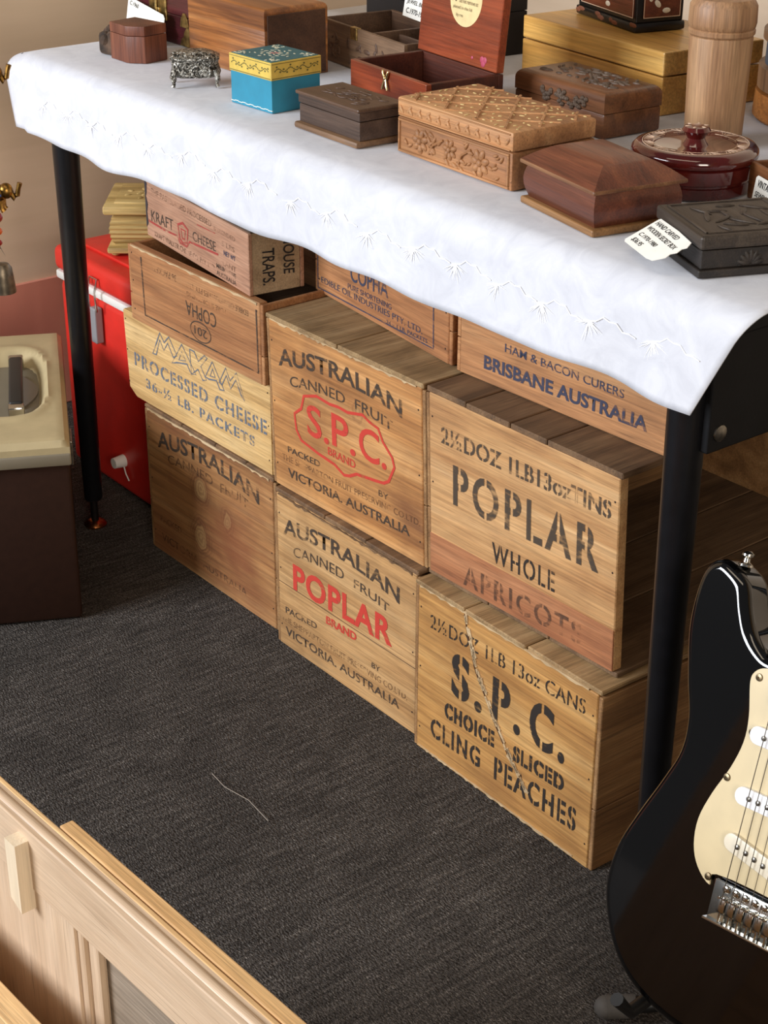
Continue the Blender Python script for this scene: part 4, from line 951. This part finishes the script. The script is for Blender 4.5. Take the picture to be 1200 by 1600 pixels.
# dark brown box beside turquoise box
DBW = wood('dark_walnut', (56, 40, 32), (84, 64, 52), (108, 86, 72), 'X', 1.1, .48, .25)
DBL = wood('dark_walnut_top', (62, 42, 30), (92, 66, 48), (116, 88, 66), 'X', 1.1, .45, .25)
wb = thing('walnut_box', 'small dark walnut box with moulded lid between the turquoise and lattice boxes', 'box', (-.562, .002, ZT), -.03)
w, d = .125, .064
bx(wb, 'plinth', wood('worn_walnut', (84, 60, 42), (118, 88, 62), (146, 112, 80), 'X', 1.1, .5, .3), -.005, w + .002, -.006, d + .002, 0, .008, bev=.003, sm=True); bx(wb, 'body', DBW, 0, w, 0, d, .008, .030); l_ = bx(wb, 'lid', DBW, -.001, w + .001, -.001, d + .001, .031, .041); bx(l_, 'lid_top', DBL, -.004, w + .003, -.004, d + .003, .041, .046, bev=.002)
m = MB(); rn = random.Random(17)
for i in range(40): vell(m, rn.uniform(.02, w - .015), rn.uniform(.01, d - .01), .0462, rn.uniform(.008, .02), rn.uniform(-.4, .9), .0016, .0012)
m.build('carved_lid_pattern', DBL, l_, True)
# turquoise and yellow box
TQ = plain('turquoise_paint', (36, 130, 158), .5, 0, .05, 40); TQD = plain('teal_paint', (40, 100, 108), .5, 0, .08, 60); YL = plain('yellow_paint', (206, 176, 80), .5, 0, .08, 60)
tb = thing('turquoise_box', 'square turquoise box with yellow painted lid and floral top', 'box', (-.723, .009, ZT), .045)
w, d, h = .086, .077, .063
bx(tb, 'body', TQ, 0, w, 0, d, 0, .041); l_ = bx(tb, 'lid', YL, -.0012, w + .0012, -.0012, d + .0012, .041, h); bx(l_, 'top_panel', TQD, .001, w - .001, .001, d - .001, h - .001, h + .0006, bev=.0003, seg=1)
m = MB(); rn = random.Random(23)
for i in range(11): m.box(w * i / 11, w * (i + 1) / 11 + .0003, -.0006, .001, .003 + (.0008 if i % 2 else 0), .0038 + (.0008 if i % 2 else 0))
m.build('white_line', plain('white_paint', (226, 224, 210), .6), tb)
m = MB(); VINE = plain('dark_green_paint', (96, 92, 44), .6)
for side in range(2):
    L = w if side == 0 else d; Mx = Matrix.Identity(4) if side == 0 else Matrix.Translation((w, 0, 0)) @ Matrix.Rotation(PI / 2, 4, 'Z')
    m2 = MB()
    for i in range(26):
        t = i / 25; x = .005 + t * (L - .01); z = .0525 + .0022 * math.sin(t * 22); m2.ell((x, -.0014, z), (.0017, .0003, .0008), Euler((0, -math.cos(t * 22) * .9, 0)).to_matrix(), 6, 4)
        if i % 2: m2.ell((x, -.0014, z + (.003 if i % 4 == 1 else -.003)), (.0018, .0003, .0012), None, 6, 4)
    m2.box(.0, L, -.0014, -.001, .0425, .0435); m2.box(.0, L, -.0014, -.001, .0605, .0612)
    m2.xf(Mx); m2.build('painted_vine', VINE, l_, True)
m.bm.free()
FLW = plain('cream_paint', (222, 218, 190), .6); FLP = plain('rose_paint', (178, 130, 124), .6)
m = MB(); cx, cy = w / 2, d / 2
for ring, (rr_, n, L) in enumerate(((.008, 8, .006), (.016, 12, .007), (.024, 8, .006))):
    for i in range(n):
        a = 2 * PI * i / n; m.ell((cx + rr_ * 1.1 * math.cos(a), cy + rr_ * math.sin(a), h + .0007), (L / 2, .0014, .0003), Euler((0, 0, a + ring)).to_matrix(), 7, 4)
for qx in (0, 1):
    for qy in (0, 1):
        for i in range(16): m.ell((abs(qx * w - rn.uniform(.003, .02)), abs(qy * d - rn.uniform(.003, .018)), h + .0007), (.0024, .001, .0003), Euler((0, 0, rn.uniform(0, 3))).to_matrix(), 6, 4)
m.build('painted_flowers', FLW, l_, True)
m = MB()
for i in range(6): a = i * PI / 3; m.ell((cx + .004 * math.cos(a), cy + .004 * math.sin(a), h + .0009), (.0026, .0018, .0003), Euler((0, 0, a)).to_matrix(), 7, 4)
m.build('painted_rose', FLP, l_, True)
# silver casket
def silver():
    k = NT('tarnished_silver'); tc, v = k.coords(); f = k.noise(v, 190, 3, .6, 1.5)
    k.set(k.b.inputs['Base Color'], k.ramp(f, [(.4, (44, 42, 38)), (.52, (140, 136, 126)), (.62, (206, 202, 192))]))
    k.b.inputs['Metallic'].default_value = .9; k.set(k.b.inputs['Roughness'], k.math('MULTIPLY_ADD', f, -.3, .5)); k.bump(f, .9, .004); return k.m
SIL = silver()
sc_ = thing('silver_casket', 'small tarnished silver footed casket embossed with scrolls', 'casket', (-.832, .024, ZT), math.radians(56))
a_, b_, cc = .031, .022, .010
oct_ = [(-a_ + cc, -b_), (a_ - cc, -b_), (a_, -b_ + cc), (a_, b_ - cc), (a_ - cc, b_), (-a_ + cc, b_), (-a_, b_ - cc), (-a_, -b_ + cc)]
def loft(levels):
    m = MB(); rr = [[m.bm.verts.new((x * s, y * s, z)) for x, y in oct_] for s, z in levels]
    for p, q in zip(rr, rr[1:]):
        for i in range(8): m.bm.faces.new((p[i], p[(i + 1) % 8], q[(i + 1) % 8], q[i]))
    m.bm.faces.new(rr[0][::-1]); m.bm.faces.new(rr[-1]); return m
loft(((.86, .013), (.95, .016), (1.0, .034), (1.03, .036))).build('body', SIL, sc_)
l_ = loft(((1.05, .0365), (1.05, .039), (.9, .042), (.6, .046), (.3, .0475))).build('lid', SIL, sc_)
m = MB(); rn = random.Random(9)
for i in range(46):
    x, y = rn.uniform(-a_, a_) * .85, rn.uniform(-b_, b_) * .8; vell(m, x, y, .0425 + .0045 * (1 - max(abs(x) / a_, abs(y) / b_)), rn.uniform(.004, .009), rn.uniform(0, PI), .0013, .0013)
m.build('embossing', SIL, l_, True)
for x, y in ((-1, -1), (1, -1), (1, 1), (-1, 1)):
    m = MB(); X, Y = x * (a_ - .004), y * (b_ - .004); m.path([(X, Y, .024), (X * 1.1, Y * 1.1, .014), (X * 1.04, Y * 1.04, .006), (X * 1.1, Y * 1.1, .0015)], [.004, .0038, .0022, .003], 8); m.build('leg', SIL, sc_, True)
# big figured wood box
FIG = wood('figured_wood', (92, 48, 20), (172, 108, 54), (214, 156, 94), 'X', .9, .42, .25, wave=.45, coat=.15)
FIGD = wood('figured_dark_end', (56, 34, 22), (82, 52, 34), (104, 70, 48), 'X', .9, .5, .3)
fb_ = thing('figured_box', 'large box of boldly figured brown wood behind the silver casket', 'box', (-.980, .108, ZT), .005)
w, d, h = .188, .104, .094
bx(fb_, 'body', FIG, 0, w, 0, d, 0, .066, bev=.0005, sm=True); bx(fb_, 'lid', FIG, 0, w, 0, d, .0660, h, bev=.007, seg=4, sm=True, top=True)
m = MB(); m.box(w, w + .0015, .004, d - .004, .002, h - .008, .0006, 1); m.build('end_panel', FIGD, fb_)
# divided tray with card
TRY = wood('grey_brown_tray', (86, 62, 44), (120, 92, 68), (146, 116, 90), 'X', 1., .55, .3); TRI = wood('tray_inside', (70, 48, 34), (98, 70, 50), (120, 90, 66), 'X', 1., .6, .3)
ty = thing('divided_tray', 'grey brown carved wooden tray box with inner dividers behind the walnut box', 'box', (-.872, .260, ZT), -.128)
w, d, h, t_ = .226, .118, .057, .006
bx(ty, 'front_board', TRY, 0, w, 0, t_, 0, h); bx(ty, 'back_board', TRI, 0, w, d - t_, d, 0, h); bx(ty, 'left_board', TRI, 0, t_, t_, d - t_, 0, h); bx(ty, 'right_board', TRI, w - t_, w, t_, d - t_, 0, h); bx(ty, 'base_board', TRI, t_, w - t_, t_, d - t_, 0, .004)
bx(ty, 'divider', TRI, .115, .120, t_, d - t_, .004, .053); bx(ty, 'divider', TRI, .12, w - t_, .055, .059, .004, .048)
bx(ty, 'catch', BRASS, .085, .103, -.002, .006, h - .016, h + .001); m = MB(); rn = random.Random(31)
for i in range(34): leaf(m, rn.uniform(.01, w - .02), rn.uniform(.006, .034), rn.uniform(.008, .018), rn.uniform(0, PI), 0, .0016)
m.build('carved_scrolls', TRI, ty, True)
card('price_card', 'white handwritten card propped on the back of the divided tray', (-.800, .358, .856), (-.700, .342, .854), (-.804, .351, .812), [(0, 0), (1, 0), (1, 1), (0, 1)],
     (('VINTAGE MIRROR', .1, .92, .35, .17), ('JEWEL BOX OF SER', .06, .95, .62, .17), ('C.1970-1980', .08, .62, .88, .17)))
dk = thing('dark_box', 'dark brown box at the back edge behind the figured box and tray', 'box', (-.99, .43, ZT), -.1)
bx(dk, 'body', BLACKCAV, 0, .26, 0, .11, 0, .06); bx(dk, 'lid', BLACKCAV, 0, .26, 0, .11, .061, .10)
# rustic log box
RUS = wood('red_log_wood', (74, 38, 26), (112, 62, 42), (140, 84, 58), 'Z', 1., .45, .3); BARK = plain('rough_bark', (78, 60, 46), .9, 0, .5, 60, 1., 90)
ru = thing('log_box', 'small reddish log box with rough bark on its left side', 'box', (-1.050, .018, ZT), .17)
w, d, h = .066, .050, .051
pr = [(0, .003), (.040, -.004), (.046, -.0035), (w, .010), (w, d), (0, d)]
for nm, z0, z1 in (('body', 0, .037), ('lid', .0375, h)):
    m = MB(); m.prism(pr, Matrix.Translation((0, 0, z1)), z1 - z0, .001); m.build(nm, RUS, ru, 30)
m = MB(); rn = random.Random(14)
for i in range(26): m.ell((-.004 - rn.uniform(0, .03), rn.uniform(.006, d - .006), rn.uniform(.007, .038)), (rn.uniform(.006, .009), rn.uniform(.005, .009), rn.uniform(.006, .012)), Euler((rn.random(), rn.random(), rn.random())).to_matrix(), 8, 6)
m.box(-.036, .002, .008, d - .004, .0, .032, .006, 2); m.build('bark', BARK, ru)
# maroon chest with brass fittings
MAR = wood('maroon_lacquer', (52, 18, 22), (84, 30, 36), (108, 44, 50), 'X', 1., .3, .25, coat=.4)
mc = thing('maroon_chest', 'maroon lacquered chest with brass clasp and corners at the far left', 'chest', (-1.205, .146, ZT), -.005)
w, d, h = .166, .09, .074
bx(mc, 'body', MAR, 0, w, 0, d, 0, .042); bx(mc, 'lid', MAR, 0, w, 0, d, .0425, h)
bx(mc, 'clasp', BRASS, .058, .106, -.003, .001, .030, .066, bev=.0015); m = MB(); m.path([(.082, -.004, .062), (.082, -.005, .046), (.084, -.004, .034)], .002, 8); m.box(.074, .090, -.005, -.002, .034, .048, .001); m.build('hasp', BRASS, mc, True)
m = MB(); m.prism([(0, 0), (.026, 0), (.022, .010), (.016, .013), (.014, .020), (.004, .030), (0, .03)], Matrix(((-1, 0, 0, w + .0005), (0, 0, -1, -.0012), (0, 1, 0, .001), (0, 0, 0, 1))), .001); m.build('corner_plate', BRASS, mc)
m = MB(); m.prism([(-.012, 0), (.012, 0), (.009, .012), (.003, .02), (-.003, .02), (-.009, .012)], Matrix(((-1, 0, 0, w - .012), (0, 0, -1, -.0012), (0, 1, 0, .028), (0, 0, 0, 1))), .001); m.build('corner_plate', BRASS, mc)
card('price_tag', 'white scalloped tag propped against the maroon chest behind the log box', (-1.195, .137, .806), (-1.078, .128, .795), (-1.195, .130, .7535),
     [(0, 0), (.96, 0), (1, .08), (1.0, .30), (1.07, .40), (1.02, .55), (1.09, .68), (1.02, .82), (1.0, .97), (.0, 1.)], (('C.1960', .06, .3, .2, .12),))
# brown open box at the right with tag
OBW = wood('orange_brown_box', (96, 56, 30), (132, 82, 46), (158, 106, 66), 'X', 1., .45, .25)
br_ = thing('brown_box', 'small open orange brown box at the right edge behind the black box', 'box', (-.030, .206, ZT), -.38)
w, d, h, t_ = .12, .10, .039, .005
bx(br_, 'front_board', OBW, 0, w, 0, t_, 0, h); bx(br_, 'back_board', OBW, 0, w, d - t_, d, 0, h); bx(br_, 'left_board', OBW, 0, t_, t_, d - t_, 0, h); bx(br_, 'right_board', OBW, w - t_, w, t_, d - t_, 0, h); bx(br_, 'base_board', RBI, t_, w - t_, t_, d - t_, 0, .004)
bx(br_, 'inner_tray', OBW, t_, w - t_, t_, d - t_, .026, .030)
card('price_tag', 'white handwritten tag leaning on the open orange brown box at right edge', (-.0075, .192, .7835), (.070, .160, .7835), (-.019, .193, .757), [(.04, 0), (1, 0), (1, 1), (0, 1), (0, .1)],
     (('VINTAGE WOODEN', .08, .95, .38, .26), ('SEWING/JEWEL BOX', .05, .97, .80, .26)))
# coopered tub at right back
TUB = plain('blue_grey_stave', (58, 66, 74), .6, 0, .2, 40); HOOP = wood('wooden_hoop', (84, 58, 38), (118, 84, 56), (142, 106, 76), 'Z', 1., .5, .2); TBS = wood('orange_base', (112, 64, 26), (158, 98, 44), (184, 124, 64), 'X', 1., .45, .2)
tu = thing('coopered_tub', 'blue grey tub with wooden hoops standing at the right back of the table', 'tub', (-.184, .573, ZT))
m = MB(); m.lathe([(.118, 0), (.122, .004), (.120, .034), (.11, .036)], 64); m.build('base', TBS, tu, True)
m = MB(); m.lathe([(.108, .036), (.112, .06), (.110, .17), (.0, .172)], 64, cap=False); m.build('staves', TUB, tu, True)
for z0, z1, R_ in ((.036, .066, .119), (.094, .108, .1165), (.142, .158, .1165)):
    m = MB(); m.lathe([(R_ - .008, z0), (R_, z0 + .002), (R_, z1 - .002), (R_ - .008, z1)], 64, cap=False); m.build('hoop', HOOP, tu, True)
